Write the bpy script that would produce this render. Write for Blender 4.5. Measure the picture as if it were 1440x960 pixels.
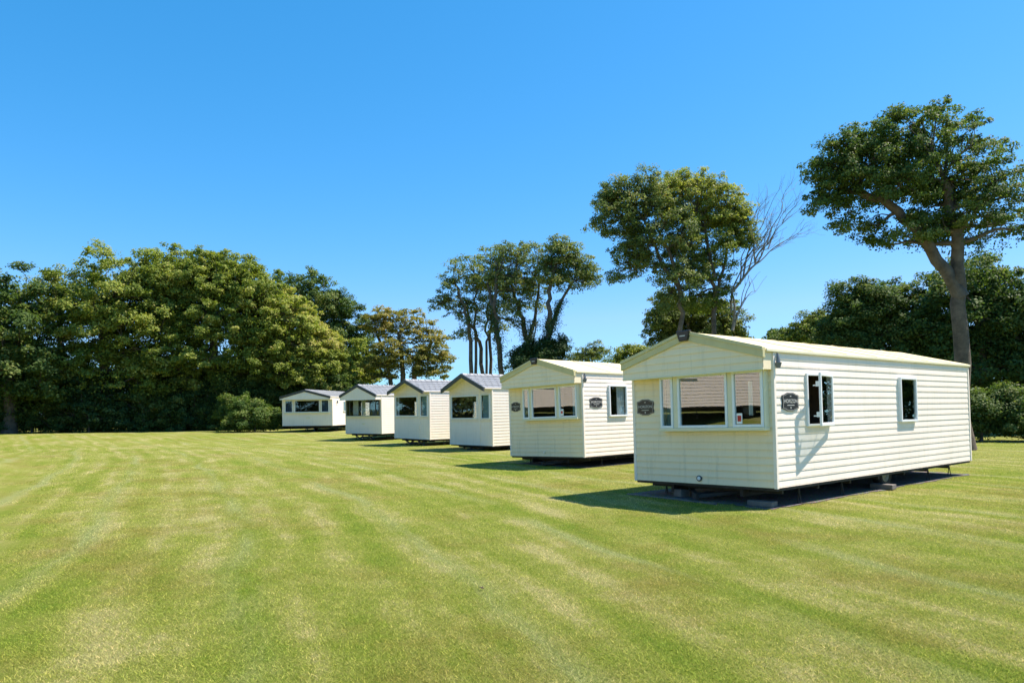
import bpy, math, random
import numpy as np
from mathutils import Vector, Matrix, Euler
R = math.radians
random.seed(7); RNG = np.random.default_rng(11)
scene = bpy.context.scene
for o in list(bpy.data.objects): bpy.data.objects.remove(o)
col = scene.collection

# ------------------------------------------------------------------ camera
EYE = 1.7
cam_d = bpy.data.cameras.new('camera'); cam = bpy.data.objects.new('camera', cam_d); col.objects.link(cam)
cam_d.sensor_width = 36.0; cam_d.lens = 36.0 * 999 / 1440; cam_d.clip_end = 3000; cam_d.clip_start = .05
cam_d.shift_y = (576.3 - 480) / 1440
ROLL = R(0.71)
cam.matrix_world = Matrix.Translation((0, 0, EYE)) @ Matrix.Rotation(R(90), 4, 'X') @ Matrix.Rotation(-ROLL, 4, 'Z')
scene.camera = cam

# ------------------------------------------------------------------ sky and sun
EXPO = .95
SUN_EL = R(60); SUN_DIR = Vector((.985, .16, 0)).normalized() * math.cos(SUN_EL) + Vector((0, 0, math.sin(SUN_EL)))
world = bpy.data.worlds.new('World'); scene.world = world; world.use_nodes = True
wt = world.node_tree; wt.nodes.clear()
sky = wt.nodes.new('ShaderNodeTexSky'); sky.sky_type = 'NISHITA'; sky.sun_disc = False
sky.sun_elevation = SUN_EL; sky.sun_rotation = math.atan2(SUN_DIR.x, SUN_DIR.y)
sky.air_density = 1.0; sky.dust_density = .3; sky.ozone_density = 2.2; sky.altitude = 0
hs = wt.nodes.new('ShaderNodeHueSaturation'); hs.inputs['Hue'].default_value = .486; hs.inputs['Saturation'].default_value = 1.12; hs.inputs['Value'].default_value = 1.0
bg = wt.nodes.new('ShaderNodeBackground'); bg.inputs['Strength'].default_value = .1
wo = wt.nodes.new('ShaderNodeOutputWorld')
sp = wt.nodes.new('ShaderNodeSeparateColor'); cb = wt.nodes.new('ShaderNodeCombineColor')
wt.links.new(sky.outputs[0], hs.inputs['Color']); wt.links.new(hs.outputs[0], sp.inputs[0]); wt.links.new(cb.outputs[0], bg.inputs['Color'])
for i, (a, g) in enumerate(((.82, 1.5), (.77, .80), (1.15, .80))):     # deep summer blue
    p = wt.nodes.new('ShaderNodeMath'); p.operation = 'POWER'; p.inputs[1].default_value = g
    q = wt.nodes.new('ShaderNodeMath'); q.operation = 'MULTIPLY'; q.inputs[1].default_value = a * .19 ** g / (2 ** EXPO * .1)
    wt.links.new(sp.outputs[i], p.inputs[0]); wt.links.new(p.outputs[0], q.inputs[0]); chan = q.outputs[0] if i == 0 else chan
    if i == 0: continue
    if i == 1:      # keep the haze at the horizon pale blue, not pink
        h1 = wt.nodes.new('ShaderNodeMath'); h1.operation = 'MULTIPLY'; h1.inputs[1].default_value = .50; wt.links.new(q.outputs[0], h1.inputs[0])
        h2 = wt.nodes.new('ShaderNodeMath'); h2.operation = 'MINIMUM'; wt.links.new(chan, h2.inputs[0]); wt.links.new(h1.outputs[0], h2.inputs[1]); wt.links.new(h2.outputs[0], cb.inputs[0])
        wt.links.new(q.outputs[0], cb.inputs[1]); continue
    wt.links.new(q.outputs[0], cb.inputs[i]); wt.links.new(bg.outputs[0], wo.inputs[0])
sun_d = bpy.data.lights.new('sun', 'SUN'); sun_d.energy = 5.0; sun_d.angle = R(.53); sun_d.color = (1, .89, .78)
sun = bpy.data.objects.new('sun', sun_d); col.objects.link(sun); sun.rotation_euler = SUN_DIR.to_track_quat('Z', 'Y').to_euler(); sun.location = (20, 0, 30)
scene.view_settings.view_transform = 'Standard'; scene.view_settings.look = 'None'
scene.view_settings.exposure = EXPO; scene.view_settings.gamma = 1
scene.render.resolution_x = 1024; scene.render.resolution_y = 682

# ------------------------------------------------------------------ helpers
def sm(a, b, x):
    t = np.clip((x - a) / (b - a), 0, 1); return t * t * (3 - 2 * t)
def ground_z(x, y):
    x = np.asarray(x, float); y = np.asarray(y, float)
    z = .30 * sm(41, 54, y) * sm(10, -6, x)
    z = z + 1.45 * sm(1.5, 7.5, -(x + .62 * y)) * sm(34, 24, y)
    z = z + .03 * np.sin(x * .33 + 1) * np.sin(y * .27) * sm(4, 9, y)*sm(-2,-12,x-2+.3*y)
    return z
def tag(o, label=None, cat=None, group=None, kind=None):
    if label: o['label'] = label
    if cat: o['category'] = cat
    if group: o['group'] = group
    if kind: o['kind'] = kind
    return o
def empty(name, loc, rot=(0, 0, 0)):
    o = bpy.data.objects.new(name, None); col.objects.link(o); o.location = loc; o.rotation_euler = rot; o.empty_display_size = .3; return o
class MB:
    def __init__(s): s.v = []; s.f = []
    def quad(s, *p):
        n = len(s.v); s.v += [tuple(q) for q in p]; s.f.append(tuple(range(n, n + len(p))))
    def hexa(s, p):      # 8 points: bottom 4, top 4
        n = len(s.v); s.v += [tuple(q) for q in p]
        for f in ((0,3,2,1),(4,5,6,7),(0,1,5,4),(1,2,6,5),(2,3,7,6),(3,0,4,7)): s.f.append(tuple(n + i for i in f))
    def box(s, x0, x1, y0, y1, z0, z1):
        s.hexa([(x0,y0,z0),(x1,y0,z0),(x1,y1,z0),(x0,y1,z0),(x0,y0,z1),(x1,y0,z1),(x1,y1,z1),(x0,y1,z1)])
    def mbox(s, M, u0, u1, z0, z1, o0, o1):
        s.hexa([M(u0,z0,o0),M(u1,z0,o0),M(u1,z0,o1),M(u0,z0,o1),M(u0,z1,o0),M(u1,z1,o0),M(u1,z1,o1),M(u0,z1,o1)])
    def bar(s, a, b, w, h=None):
        a = Vector(a); b = Vector(b); d = (b - a).normalized(); h = h or w
        up = Vector((0, 0, 1)) if abs(d.z) < .95 else Vector((0, 1, 0))
        x = d.cross(up).normalized() * w / 2; y = x.cross(d).normalized() * h / 2
        s.hexa([a-x-y, a+x-y, a+x+y, a-x+y, b-x-y, b+x-y, b+x+y, b-x+y])
    def tube(s, pts, rad, n=8, cap=True):
        pts = [Vector(p) for p in pts]; rings = []; px = None
        for i, p in enumerate(pts):
            d = (pts[min(i+1, len(pts)-1)] - pts[max(i-1, 0)]).normalized()
            if px is None: px = d.orthogonal().normalized()
            px = (px - d * px.dot(d)).normalized(); py = d.cross(px); r = rad[i] if hasattr(rad, '__len__') else rad
            b = len(s.v)
            for k in range(n):
                a = 2 * math.pi * k / n; s.v.append(tuple(p + px * math.cos(a) * r + py * math.sin(a) * r))
            rings.append(b)
        for a, b in zip(rings, rings[1:]):
            for k in range(n): s.f.append((a + k, a + (k+1) % n, b + (k+1) % n, b + k))
        if cap:
            s.f.append(tuple(rings[0] + k for k in range(n))[::-1]); s.f.append(tuple(rings[-1] + k for k in range(n)))
    def lathe_y(s, prof, c, n=20):   # profile (radius, y) about axis x through c (wheel)
        base = []
        for r, t in prof:
            base.append(len(s.v))
            for k in range(n):
                a = 2 * math.pi * k / n; s.v.append((c[0] + t, c[1] + r * math.cos(a), c[2] + r * math.sin(a)))
        for a, b in zip(base, base[1:]):
            for k in range(n): s.f.append((a + k, a + (k+1) % n, b + (k+1) % n, b + k))
    def build(s, name, mat, parent=None, smooth=False, bevel=0, fix=False):
        me = bpy.data.meshes.new(name); me.from_pydata(s.v, [], s.f); me.validate()
        if fix:
            import bmesh
            bm = bmesh.new(); bm.from_mesh(me); bmesh.ops.recalc_face_normals(bm, faces=bm.faces); bm.to_mesh(me); bm.free()
        if smooth: me.polygons.foreach_set('use_smooth', [True] * len(me.polygons))
        me.materials.append(mat); o = bpy.data.objects.new(name, me); col.objects.link(o); o.parent = parent
        if bevel:
            m = o.modifiers.new('bevel', 'BEVEL'); m.width = bevel; m.segments = 2; m.limit_method = 'ANGLE'; m.harden_normals = False
        return o
def npmesh(name, V, F4, mat, parent=None, attr=None, tri=False):
    me = bpy.data.meshes.new(name); k = F4.shape[1]
    me.vertices.add(len(V)); me.vertices.foreach_set('co', V.astype(np.float32).ravel())
    me.loops.add(F4.size); me.loops.foreach_set('vertex_index', F4.astype(np.int32).ravel())
    me.polygons.add(len(F4)); me.polygons.foreach_set('loop_start', np.arange(0, F4.size, k, dtype=np.int32)); me.polygons.foreach_set('loop_total', np.full(len(F4), k, dtype=np.int32))
    me.update(calc_edges=True)
    if attr is not None:
        for nm, a in attr.items():
            at = me.attributes.new(nm, 'FLOAT', 'POINT'); at.data.foreach_set('value', a.astype(np.float32))
    me.materials.append(mat); o = bpy.data.objects.new(name, me); col.objects.link(o); o.parent = parent; return o

# ------------------------------------------------------------------ materials
def new_mat(name):
    m = bpy.data.materials.new(name); m.use_nodes = True; t = m.node_tree; return m, t, t.nodes['Principled BSDF']
def N(t, ty, **kw):
    n = t.nodes.new(ty)
    for k, v in kw.items():
        if k in n.inputs: n.inputs[k].default_value = v
        else: setattr(n, k, v)
    return n
def ramp(t, stops):
    r = t.nodes.new('ShaderNodeValToRGB'); e = r.color_ramp.elements
    while len(e) < len(stops): e.new(.5)
    for k, (p, c) in enumerate(stops): e[k].position = p; e[k].color = (*c, 1)
    return r
def mix(t, a, b, f, mode='MIX'):
    m = t.nodes.new('ShaderNodeMix'); m.data_type = 'RGBA'; m.blend_type = mode
    for s, v in ((m.inputs[0], f), (m.inputs[6], a), (m.inputs[7], b)):
        if hasattr(v, 'is_linked') or hasattr(v, 'links'): t.links.new(v, s)
        else: s.default_value = v if not isinstance(v, tuple) or len(v) == 4 else (*v, 1)
    return m.outputs[2]
def paint(name, c, rough=.45, var=.08, scale=3, dirt=.0, bump=.02, metal=0, spec=.5):
    m, t, b = new_mat(name); tc = N(t, 'ShaderNodeTexCoord')
    n = N(t, 'ShaderNodeTexNoise', Scale=scale, Detail=6, Roughness=.65); t.links.new(tc.outputs['Object'], n.inputs['Vector'])
    dark = tuple(x * (1 - var * 2) for x in c); lite = tuple(min(1, x * (1 + var)) for x in c)
    r = ramp(t, [(.3, dark), (.7, lite)]); t.links.new(n.outputs[0], r.inputs[0]); out = r.outputs[0]
    if dirt:
        mp = N(t, 'ShaderNodeMapping'); mp.inputs['Scale'].default_value = (7, 7, .7); t.links.new(tc.outputs['Object'], mp.inputs[0])
        n2 = N(t, 'ShaderNodeTexNoise', Scale=1.2, Detail=8, Roughness=.7); t.links.new(mp.outputs[0], n2.inputs['Vector'])
        r2 = ramp(t, [(.52, (0, 0, 0)), (.75, (dirt, dirt, dirt))]); t.links.new(n2.outputs[0], r2.inputs[0])
        out = mix(t, out, (.35, .33, .22), r2.outputs[0])
    t.links.new(out, b.inputs['Base Color']); b.inputs['Roughness'].default_value = rough; b.inputs['Metallic'].default_value = metal
    b.inputs['Specular IOR Level'].default_value = spec
    if bump:
        bn = N(t, 'ShaderNodeBump', Strength=.3, Distance=bump); n3 = N(t, 'ShaderNodeTexNoise', Scale=scale * 6, Detail=5)
        t.links.new(tc.outputs['Object'], n3.inputs['Vector']); t.links.new(n3.outputs[0], bn.inputs['Height']); t.links.new(bn.outputs[0], b.inputs['Normal'])
    return m
CREAM_SHADE = paint('cream_siding_shade_tint', (.89, .755, .52), .5, .03, 1.3, .32, .002)  # siding copy with the warm shade of the bay fronts put into its colour
PALE = paint('pale_siding', (.90, .80, .69), .5, .03, 1.1, .22, .002)  # whiter copy for the lit sides of bay caravans; whole siding elsewhere
TRIMC = paint('cream_trim', (.78, .72, .50), .45, .03, 2, .1, .001)
BARGE = paint('beige_bargeboard', (.60, .54, .29), .5, .05, 3, .2, .002)
CROOF = paint('cream_roof_sheet', (.84, .71, .37), .5, .05, 1.5, .25, .004)
UPVC = paint('white_frame', (.82, .84, .84), .3, .02, 4, 0, 0)
GREYT = paint('dark_grey_trim', (.055, .062, .066), .4, .1, 5, 0, .001)
STEEL = paint('dark_chassis_steel', (.035, .032, .03), .7, .3, 6, 0, .004)
GALV = paint('galvanised_steel', (.28, .28, .27), .5, .2, 8, 0, .003, .6)
RUBBER = paint('tyre_rubber', (.02, .02, .02), .85, .2, 8, 0, .003)
CONC = paint('concrete_block', (.17, .15, .13), .9, .18, 6, 0, .01)
BLACKP = paint('black_plaque', (.022, .022, .026), .35, .1, 8, 0, 0)
LETTER = paint('pale_lettering', (.55, .55, .52), .5, .03, 8, 0, 0)
DROP = paint('drape_fabric', (.50, .56, .46), .9, .1, 5, 0, .004)
BLUEC = paint('blue_curtain', (.38, .53, .60), .9, .1, 5, 0, .004)
NAVYC = paint('navy_curtain', (.10, .14, .24), .9, .1, 5, 0, .004)
WHITEC = paint('white_curtain', (.80, .80, .78), .9, .05, 5, 0, .004)
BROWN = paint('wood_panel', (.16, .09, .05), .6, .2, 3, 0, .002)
REDS = paint('red_sticker', (.55, .03, .02), .5, .05, 3, 0, 0)
LAMPG = paint('grey_lamp_body', (.16, .17, .19), .4, .1, 4, 0, 0)
def tile_roof():
    m, t, b = new_mat('grey_tile_sheet'); tc = N(t, 'ShaderNodeTexCoord')
    br = N(t, 'ShaderNodeTexBrick', Scale=1.0); br.inputs['Color1'].default_value = (.31, .32, .33, 1); br.inputs['Color2'].default_value = (.26, .27, .28, 1); br.inputs['Mortar'].default_value = (.18, .185, .19, 1)
    br.inputs['Mortar Size'].default_value = .03; br.inputs['Brick Width'].default_value = .33; br.inputs['Row Height'].default_value = .3
    mp = N(t, 'ShaderNodeMapping'); mp.inputs['Rotation'].default_value = (0, 0, R(90)); t.links.new(tc.outputs['Object'], mp.inputs[0]); t.links.new(mp.outputs[0], br.inputs['Vector'])
    t.links.new(br.outputs[0], b.inputs['Base Color']); b.inputs['Roughness'].default_value = .38; b.inputs['Metallic'].default_value = .1
    bn = N(t, 'ShaderNodeBump', Strength=.7, Distance=.03); t.links.new(br.outputs['Fac'], bn.inputs['Height']); bn.invert = True; t.links.new(bn.outputs[0], b.inputs['Normal'])
    return m
TILE = tile_roof()
def glass_mat():
    m = bpy.data.materials.new('window_glass'); m.use_nodes = True; t = m.node_tree; t.nodes.clear()
    o = N(t, 'ShaderNodeOutputMaterial'); tr = N(t, 'ShaderNodeBsdfTransparent', Color=(.85, .88, .87, 1)); g = N(t, 'ShaderNodeBsdfGlossy', Color=(1, 1, 1, 1), Roughness=.0)
    fr = N(t, 'ShaderNodeFresnel', IOR=1.75); mx = N(t, 'ShaderNodeMixShader')
    nz = N(t, 'ShaderNodeTexNoise', Scale=1.3, Detail=1); tc = N(t, 'ShaderNodeTexCoord'); t.links.new(tc.outputs['Object'], nz.inputs['Vector'])
    bn = N(t, 'ShaderNodeBump', Strength=.12, Distance=.012); t.links.new(nz.outputs[0], bn.inputs['Height']); t.links.new(bn.outputs[0], g.inputs['Normal'])
    mm = N(t, 'ShaderNodeMath', operation='MULTIPLY_ADD'); mm.inputs[1].default_value = 1.2; mm.inputs[2].default_value = .10; mm.use_clamp = True
    ge = N(t, 'ShaderNodeNewGeometry'); bf = N(t, 'ShaderNodeMath', operation='SUBTRACT'); bf.inputs[0].default_value = 1; t.links.new(ge.outputs['Backfacing'], bf.inputs[1])
    m2 = N(t, 'ShaderNodeMath', operation='MULTIPLY'); t.links.new(fr.outputs[0], mm.inputs[0]); t.links.new(mm.outputs[0], m2.inputs[0]); t.links.new(bf.outputs[0], m2.inputs[1]); t.links.new(m2.outputs[0], mx.inputs[0]); t.links.new(tr.outputs[0], mx.inputs[1]); t.links.new(g.outputs[0], mx.inputs[2]); t.links.new(mx.outputs[0], o.inputs[0])
    return m
GLASS = glass_mat()

def turf_colour(t, pos):
    """mown lawn colour from world position: mowing bands, dry patches, mottling"""
    sx = N(t, 'ShaderNodeSeparateXYZ'); t.links.new(pos, sx.inputs[0])
    def ma(op, a, b=None, c=None):
        n = N(t, 'ShaderNodeMath', operation=op)
        for i, v in enumerate((a, b, c)):
            if v is None: continue
            if isinstance(v, (int, float)): n.inputs[i].default_value = v
            else: t.links.new(v, n.inputs[i])
        return n.outputs[0]
    wob = N(t, 'ShaderNodeTexNoise', Scale=.16, Detail=2); t.links.new(pos, wob.inputs['Vector'])
    y = sx.outputs['Y']; x = sx.outputs['X']
    u = ma('ADD', ma('MULTIPLY_ADD', y, .30, x), ma('MULTIPLY', ma('MULTIPLY', y, y), .0050))
    u = ma('ADD', u, ma('MULTIPLY_ADD', wob.outputs[0], 1.6, -.8))
    v = ma('MULTIPLY_ADD', x, -.3, y)
    st = ma('MULTIPLY_ADD', ma('SINE', ma('MULTIPLY', u, 3.9)), .5, .5)       # mower bands
    st2 = ma('MULTIPLY_ADD', ma('SINE', ma('MULTIPLY_ADD', u, 7.9, 1.1)), .5, .5)
    cmb = N(t, 'ShaderNodeCombineXYZ'); t.links.new(u, cmb.inputs[0]); t.links.new(ma('MULTIPLY', v, .16), cmb.inputs[1])
    streak = N(t, 'ShaderNodeTexNoise', Scale=1.7, Detail=6, Roughness=.62); t.links.new(cmb.outputs[0], streak.inputs['Vector'])
    big = N(t, 'ShaderNodeTexNoise', Scale=.22, Detail=4, Roughness=.6); t.links.new(pos, big.inputs['Vector'])
    mid = N(t, 'ShaderNodeTexNoise', Scale=1.6, Detail=6, Roughness=.7); t.links.new(pos, mid.inputs['Vector'])
    fine = N(t, 'ShaderNodeTexNoise', Scale=28, Detail=5, Roughness=.75); t.links.new(pos, fine.inputs['Vector'])
    g = ma('ADD', ma('MULTIPLY', ma('MULTIPLY', st, big.outputs[0]), .10), ma('MULTIPLY', ma('MULTIPLY', st2, streak.outputs[0]), .16))
    g = ma('ADD', g, ma('MULTIPLY', streak.outputs[0], .62)); g = ma('ADD', g, ma('MULTIPLY', big.outputs[0], .50)); g = ma('ADD', g, ma('MULTIPLY', mid.outputs[0], .46))
    g = ma('ADD', g, ma('MULTIPLY', fine.outputs[0], .50)); g = ma('MULTIPLY_ADD', g, 1.62, -1.02)
    trk = N(t, 'ShaderNodeMath', operation='POWER'); t.links.new(ma('MULTIPLY_ADD', ma('SINE', ma('MULTIPLY_ADD', u, 2.75, 2.6)), .5, .5), trk.inputs[0]); trk.inputs[1].default_value = 20
    c = ramp(t, [(.10, (.075, .145, .016)), (.34, (.130, .200, .024)), (.60, (.195, .235, .038)), (.85, (.265, .275, .075)), (1.0, (.34, .32, .14))]); t.links.new(g, c.inputs[0])
    smr = ramp(t, [(.40, (0, 0, 0)), (.62, (.75, .75, .75))]); bm = N(t, 'ShaderNodeMath', operation='MULTIPLY'); t.links.new(streak.outputs[0], bm.inputs[0]); bm.inputs[1].default_value = 1; t.links.new(bm.outputs[0], smr.inputs[0]); sm_ = smr.outputs[0]
    on = N(t, 'ShaderNodeTexNoise', Scale=.55, Detail=5, Roughness=.65); ad = N(t, 'ShaderNodeVectorMath', operation='ADD'); ad.inputs[1].default_value = (31, 17, 5); t.links.new(pos, ad.inputs[0]); t.links.new(ad.outputs[0], on.inputs['Vector'])
    olr = ramp(t, [(.50, (0, 0, 0)), (.72, (.8, .8, .8))]); t.links.new(on.outputs[0], olr.inputs[0])
    c1_ = mix(t, c.outputs[0], (.215, .185, .050), olr.outputs[0])
    pale = ma('MULTIPLY', trk.outputs[0], ma('MULTIPLY', sm_, 1.3)); c2_ = mix(t, c1_, (.26, .285, .115), pale)
    return c2_, fine.outputs[0], mid.outputs[0]
def lawn_mat():
    m, t, b = new_mat('mown_lawn'); ge = N(t, 'ShaderNodeNewGeometry'); c, fine, mid = turf_colour(t, ge.outputs['Position'])
    nn = N(t, 'ShaderNodeTexNoise', Scale=75, Detail=4, Roughness=.8); t.links.new(ge.outputs['Position'], nn.inputs['Vector'])
    rr = ramp(t, [(.3, (.55, .6, .5)), (.65, (1.1, 1.08, 1.05))]); t.links.new(nn.outputs[0], rr.inputs[0])
    c2 = mix(t, c, rr.outputs[0], 1.0, 'MULTIPLY'); t.links.new(c2, b.inputs['Base Color']); b.inputs['Roughness'].default_value = 1; b.inputs['Specular IOR Level'].default_value = .08
    bn = N(t, 'ShaderNodeBump', Strength=.8, Distance=.04); t.links.new(nn.outputs[0], bn.inputs['Height']); t.links.new(bn.outputs[0], b.inputs['Normal'])
    return m
LAWN = lawn_mat()
def blade_mat():
    m, t, b = new_mat('grass_blade'); ge = N(t, 'ShaderNodeNewGeometry'); c, fine, mid = turf_colour(t, ge.outputs['Position'])
    at = N(t, 'ShaderNodeAttribute', attribute_name='tint'); r = ramp(t, [(0, (.9, 1.05, .75)), (.6, (1.55, 1.6, 1.35)), (.88, (2.0, 1.9, 1.7)), (1, (3.0, 2.5, 2.8))]); t.links.new(at.outputs['Fac'], r.inputs[0])
    c2 = mix(t, c, r.outputs[0], 1.0, 'MULTIPLY'); t.links.new(c2, b.inputs['Base Color']); b.inputs['Roughness'].default_value = .75; b.inputs['Specular IOR Level'].default_value = .2
    tl = N(t, 'ShaderNodeBsdfTranslucent'); t.links.new(c2, tl.inputs[0]); ms = N(t, 'ShaderNodeMixShader', Fac=.45); t.links.new(b.outputs[0], ms.inputs[1]); t.links.new(tl.outputs[0], ms.inputs[2])
    t.links.new(ms.outputs[0], t.nodes['Material Output'].inputs[0]); return m
BLADE = blade_mat()
def leaf_mat(name, stops, trans=.4):
    m, t, b = new_mat(name); at = N(t, 'ShaderNodeAttribute', attribute_name='tint')
    r = ramp(t, stops); t.links.new(at.outputs['Fac'], r.inputs[0]); t.links.new(r.outputs[0], b.inputs['Base Color']); b.inputs['Roughness'].default_value = .55; b.inputs['Specular IOR Level'].default_value = .15
    tl = N(t, 'ShaderNodeBsdfTranslucent'); mu = mix(t, r.outputs[0], (1.1, 1.2, .5, 1), 1.0, 'MULTIPLY'); t.links.new(mu, tl.inputs[0])
    ms = N(t, 'ShaderNodeMixShader', Fac=trans); t.links.new(b.outputs[0], ms.inputs[1]); t.links.new(tl.outputs[0], ms.inputs[2]); t.links.new(ms.outputs[0], t.nodes['Material Output'].inputs[0]); return m
L_SYC = leaf_mat('sycamore_leaves', [(0, (0.098, 0.146, 0.026)), (.5, (0.234, 0.287, 0.054)), (.85, (0.390, 0.403, 0.096)), (1, (0.468, 0.415, 0.144))])
L_DARK = leaf_mat('dark_green_leaves', [(0, (0.058, 0.104, 0.030)), (.6, (0.111, 0.171, 0.043)), (1, (0.247, 0.268, 0.084))])
L_GOLD = leaf_mat('golden_brown_leaves', [(0, (.10, .125, .03)), (.45, (.23, .225, .05)), (.8, (.38, .33, .085)), (1, (.42, .30, .11))])
L_ASH = leaf_mat('ash_leaves', [(0, (0.098, 0.134, 0.042)), (.5, (0.169, 0.220, 0.066)), (.85, (0.299, 0.329, 0.090)), (1, (0.416, 0.329, 0.120))])
L_IVY = leaf_mat('ivy_leaves', [(0, (0.026, 0.056, 0.018)), (.7, (0.051, 0.098, 0.026)), (1, (0.116, 0.154, 0.052))], .15)
L_LIME = leaf_mat('yellow_green_leaves', [(0, (.11, .155, .03)), (.5, (.22, .27, .055)), (1, (.44, .42, .10))])
L_SHR = leaf_mat('shrub_leaves', [(0, (0.051, 0.105, 0.026)), (.5, (0.116, 0.182, 0.039)), (1, (0.290, 0.308, 0.104))])
BARK = paint('bark', (.12, .095, .07), .9, .3, 3, 0, .05)
BARKG = paint('grey_bare_bark', (.24, .215, .18), .9, .25, 4, 0, .03)
def gravel():
    m, t, b = new_mat('bare_earth_gravel'); tc = N(t, 'ShaderNodeTexCoord'); v = N(t, 'ShaderNodeTexVoronoi', Scale=32); t.links.new(tc.outputs['Object'], v.inputs['Vector'])
    n = N(t, 'ShaderNodeTexNoise', Scale=3, Detail=6); t.links.new(tc.outputs['Object'], n.inputs['Vector'])
    r = ramp(t, [(.3, (.04, .032, .024)), (.7, (.10, .082, .062))]); t.links.new(n.outputs[0], r.inputs[0]); c = mix(t, r.outputs[0], v.outputs['Color'], .12); t.links.new(c, b.inputs['Base Color']); b.inputs['Roughness'].default_value = .95
    bn = N(t, 'ShaderNodeBump', Strength=.8, Distance=.02); t.links.new(v.outputs['Distance'], bn.inputs['Height']); t.links.new(bn.outputs[0], b.inputs['Normal']); return m
GRAVEL = gravel()

# ------------------------------------------------------------------ ground
def ground():
    ax = np.concatenate([-np.geomspace(1200, 90, 14), np.arange(-80, 80.1, 1.25), np.geomspace(90, 1200, 14)])
    ay = np.concatenate([-np.geomspace(400, 30, 8), np.arange(-25, 90.1, 1.25), np.geomspace(100, 1800, 16)])
    X, Y = np.meshgrid(ax, ay); V = np.stack([X.ravel(), Y.ravel(), ground_z(X, Y).ravel()], 1); nx = len(ax); ny = len(ay)
    i = np.arange(nx - 1)[None, :] + np.arange(ny - 1)[:, None] * nx; i = i.ravel()
    o = npmesh('ground', V, np.stack([i, i + 1, i + nx + 1, i + nx], 1), LAWN); o.data.polygons.foreach_set('use_smooth', [True] * len(o.data.polygons)); tag(o, kind='structure')
ground()

# ------------------------------------------------------------------ caravans
def siding(mb, M, u0, u1, z0, z1, openings=(), board=.126, depth=.010, lim=None):
    us = sorted({u0, u1} | {a for o in openings for a in o[:2] if u0 < a < u1}); zb = [z0]
    while zb[-1] + board < z1 - .01: zb.append(zb[-1] + board)
    zb.append(z1); seq = []
    for k in range(len(zb) - 1):
        cuts = sorted({zb[k], zb[k+1]} | {a for o in openings for a in o[2:4] if zb[k] < a < zb[k+1]})
        for a, b in zip(cuts, cuts[1:]): seq.append((zb[k], a, b))
    def off(zk, z): 
        tt = (z - zk) / board; return depth * (1 - tt) ** 1.0 + .002
    for ua, ub in zip(us, us[1:]):
        um = (ua + ub) / 2
        for zk, a, b in seq:
            if any(o[0] < um < o[1] and o[2] < (a + b) / 2 < o[3] for o in openings): continue
            if lim:
                (la, ra), (lb, rb) = lim(a), lim(b)
                l0, r0, l1, r1 = max(ua, la), min(ub, ra), max(ua, lb), min(ub, rb)
                if r0 - l0 < .02: continue
                if r1 < l1: l1 = r1 = (l1 + r1) / 2
            else: l0, r0, l1, r1 = ua, ub, ua, ub
            if a == zk: mb.quad(M(l0, a, -.004), M(r0, a, -.004), M(r0, a, off(zk, a)), M(l0, a, off(zk, a)))
            # slightly cupped board face in three strips
            for s0, s1 in ((0, .18), (.18, 1)):
                za, zc = a + (b - a) * s0, a + (b - a) * s1; g = lambda s: (l0 + (l1 - l0) * s, r0 + (r1 - r0) * s)
                (p0, q0), (p1, q1) = g(s0), g(s1)
                oa = off(zk, za) - (.004 if s0 == 0 and a == zk else 0); 
                mb.quad(M(p0, za, oa), M(q0, za, oa), M(q1, zc, off(zk, zc)), M(p1, zc, off(zk, zc)))
def frame(M, u0, u1, z0, z1, o, par, w=.045, d=.05, mat=None, bars=(), name='window'):
    mb = MB(); mb.mbox(M, u0, u1, z0, z0 + w, o - .02, o + d); mb.mbox(M, u0, u1, z1 - w, z1, o - .02, o + d)
    mb.mbox(M, u0, u0 + w, z0 + w, z1 - w, o - .02, o + d); mb.mbox(M, u1 - w, u1, z0 + w, z1 - w, o - .02, o + d)
    for b in bars: mb.mbox(M, b - w / 2, b + w / 2, z0 + w, z1 - w, o - .02, o + d)
    f = mb.build(name, mat or UPVC, par, bevel=.006, fix=True)
    p = MB(); p.mbox(M, u0 + w - .004, u1 - w + .004, z0 + w - .004, z1 - w + .004, o + .012, o + .024); p.build('pane', GLASS, f, fix=True)
    return f
def curtain(M, u0, u1, z0, z1, o, par, mat, n=None, name='curtain'):
    n = n or max(8, int((u1 - u0) / .02)); mb = MB(); P = []
    for k in range(n + 1):
        u = u0 + (u1 - u0) * k / n; P.append((u, o + .022 * math.sin(k * 1.25) + .008 * math.sin(k * .5)))
    for (a, oa), (b, ob) in zip(P, P[1:]):
        mb.quad(M(a, z0, oa), M(b, z0, ob), M(b, z1, ob), M(a, z1, oa))
    return mb.build(name, mat, par, smooth=True)
def text_mesh(body, size, mat, parent, M, u, z, o, flip=False, name='lettering', maxw=None):
    c = bpy.data.curves.new('t', 'FONT'); c.body = body; c.size = size; c.align_x = 'CENTER'; c.align_y = 'CENTER'; c.extrude = .001
    to = bpy.data.objects.new('t', c); col.objects.link(to); bpy.context.view_layer.update()
    me = bpy.data.meshes.new_from_object(to.evaluated_get(bpy.context.evaluated_depsgraph_get())); bpy.data.objects.remove(to); bpy.data.curves.remove(c)
    w = max(abs(v.co.x) for v in me.vertices) * 2 if len(me.vertices) else 1; k = min(1, (maxw or w) / w)
    for v in me.vertices: v.co = Vector(M(u + v.co.x * k, z + v.co.y * k, o + v.co.z))
    me.name = name; me.materials.clear(); me.materials.append(mat); ob = bpy.data.objects.new(name, me); col.objects.link(ob); ob.parent = parent; return ob
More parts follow.
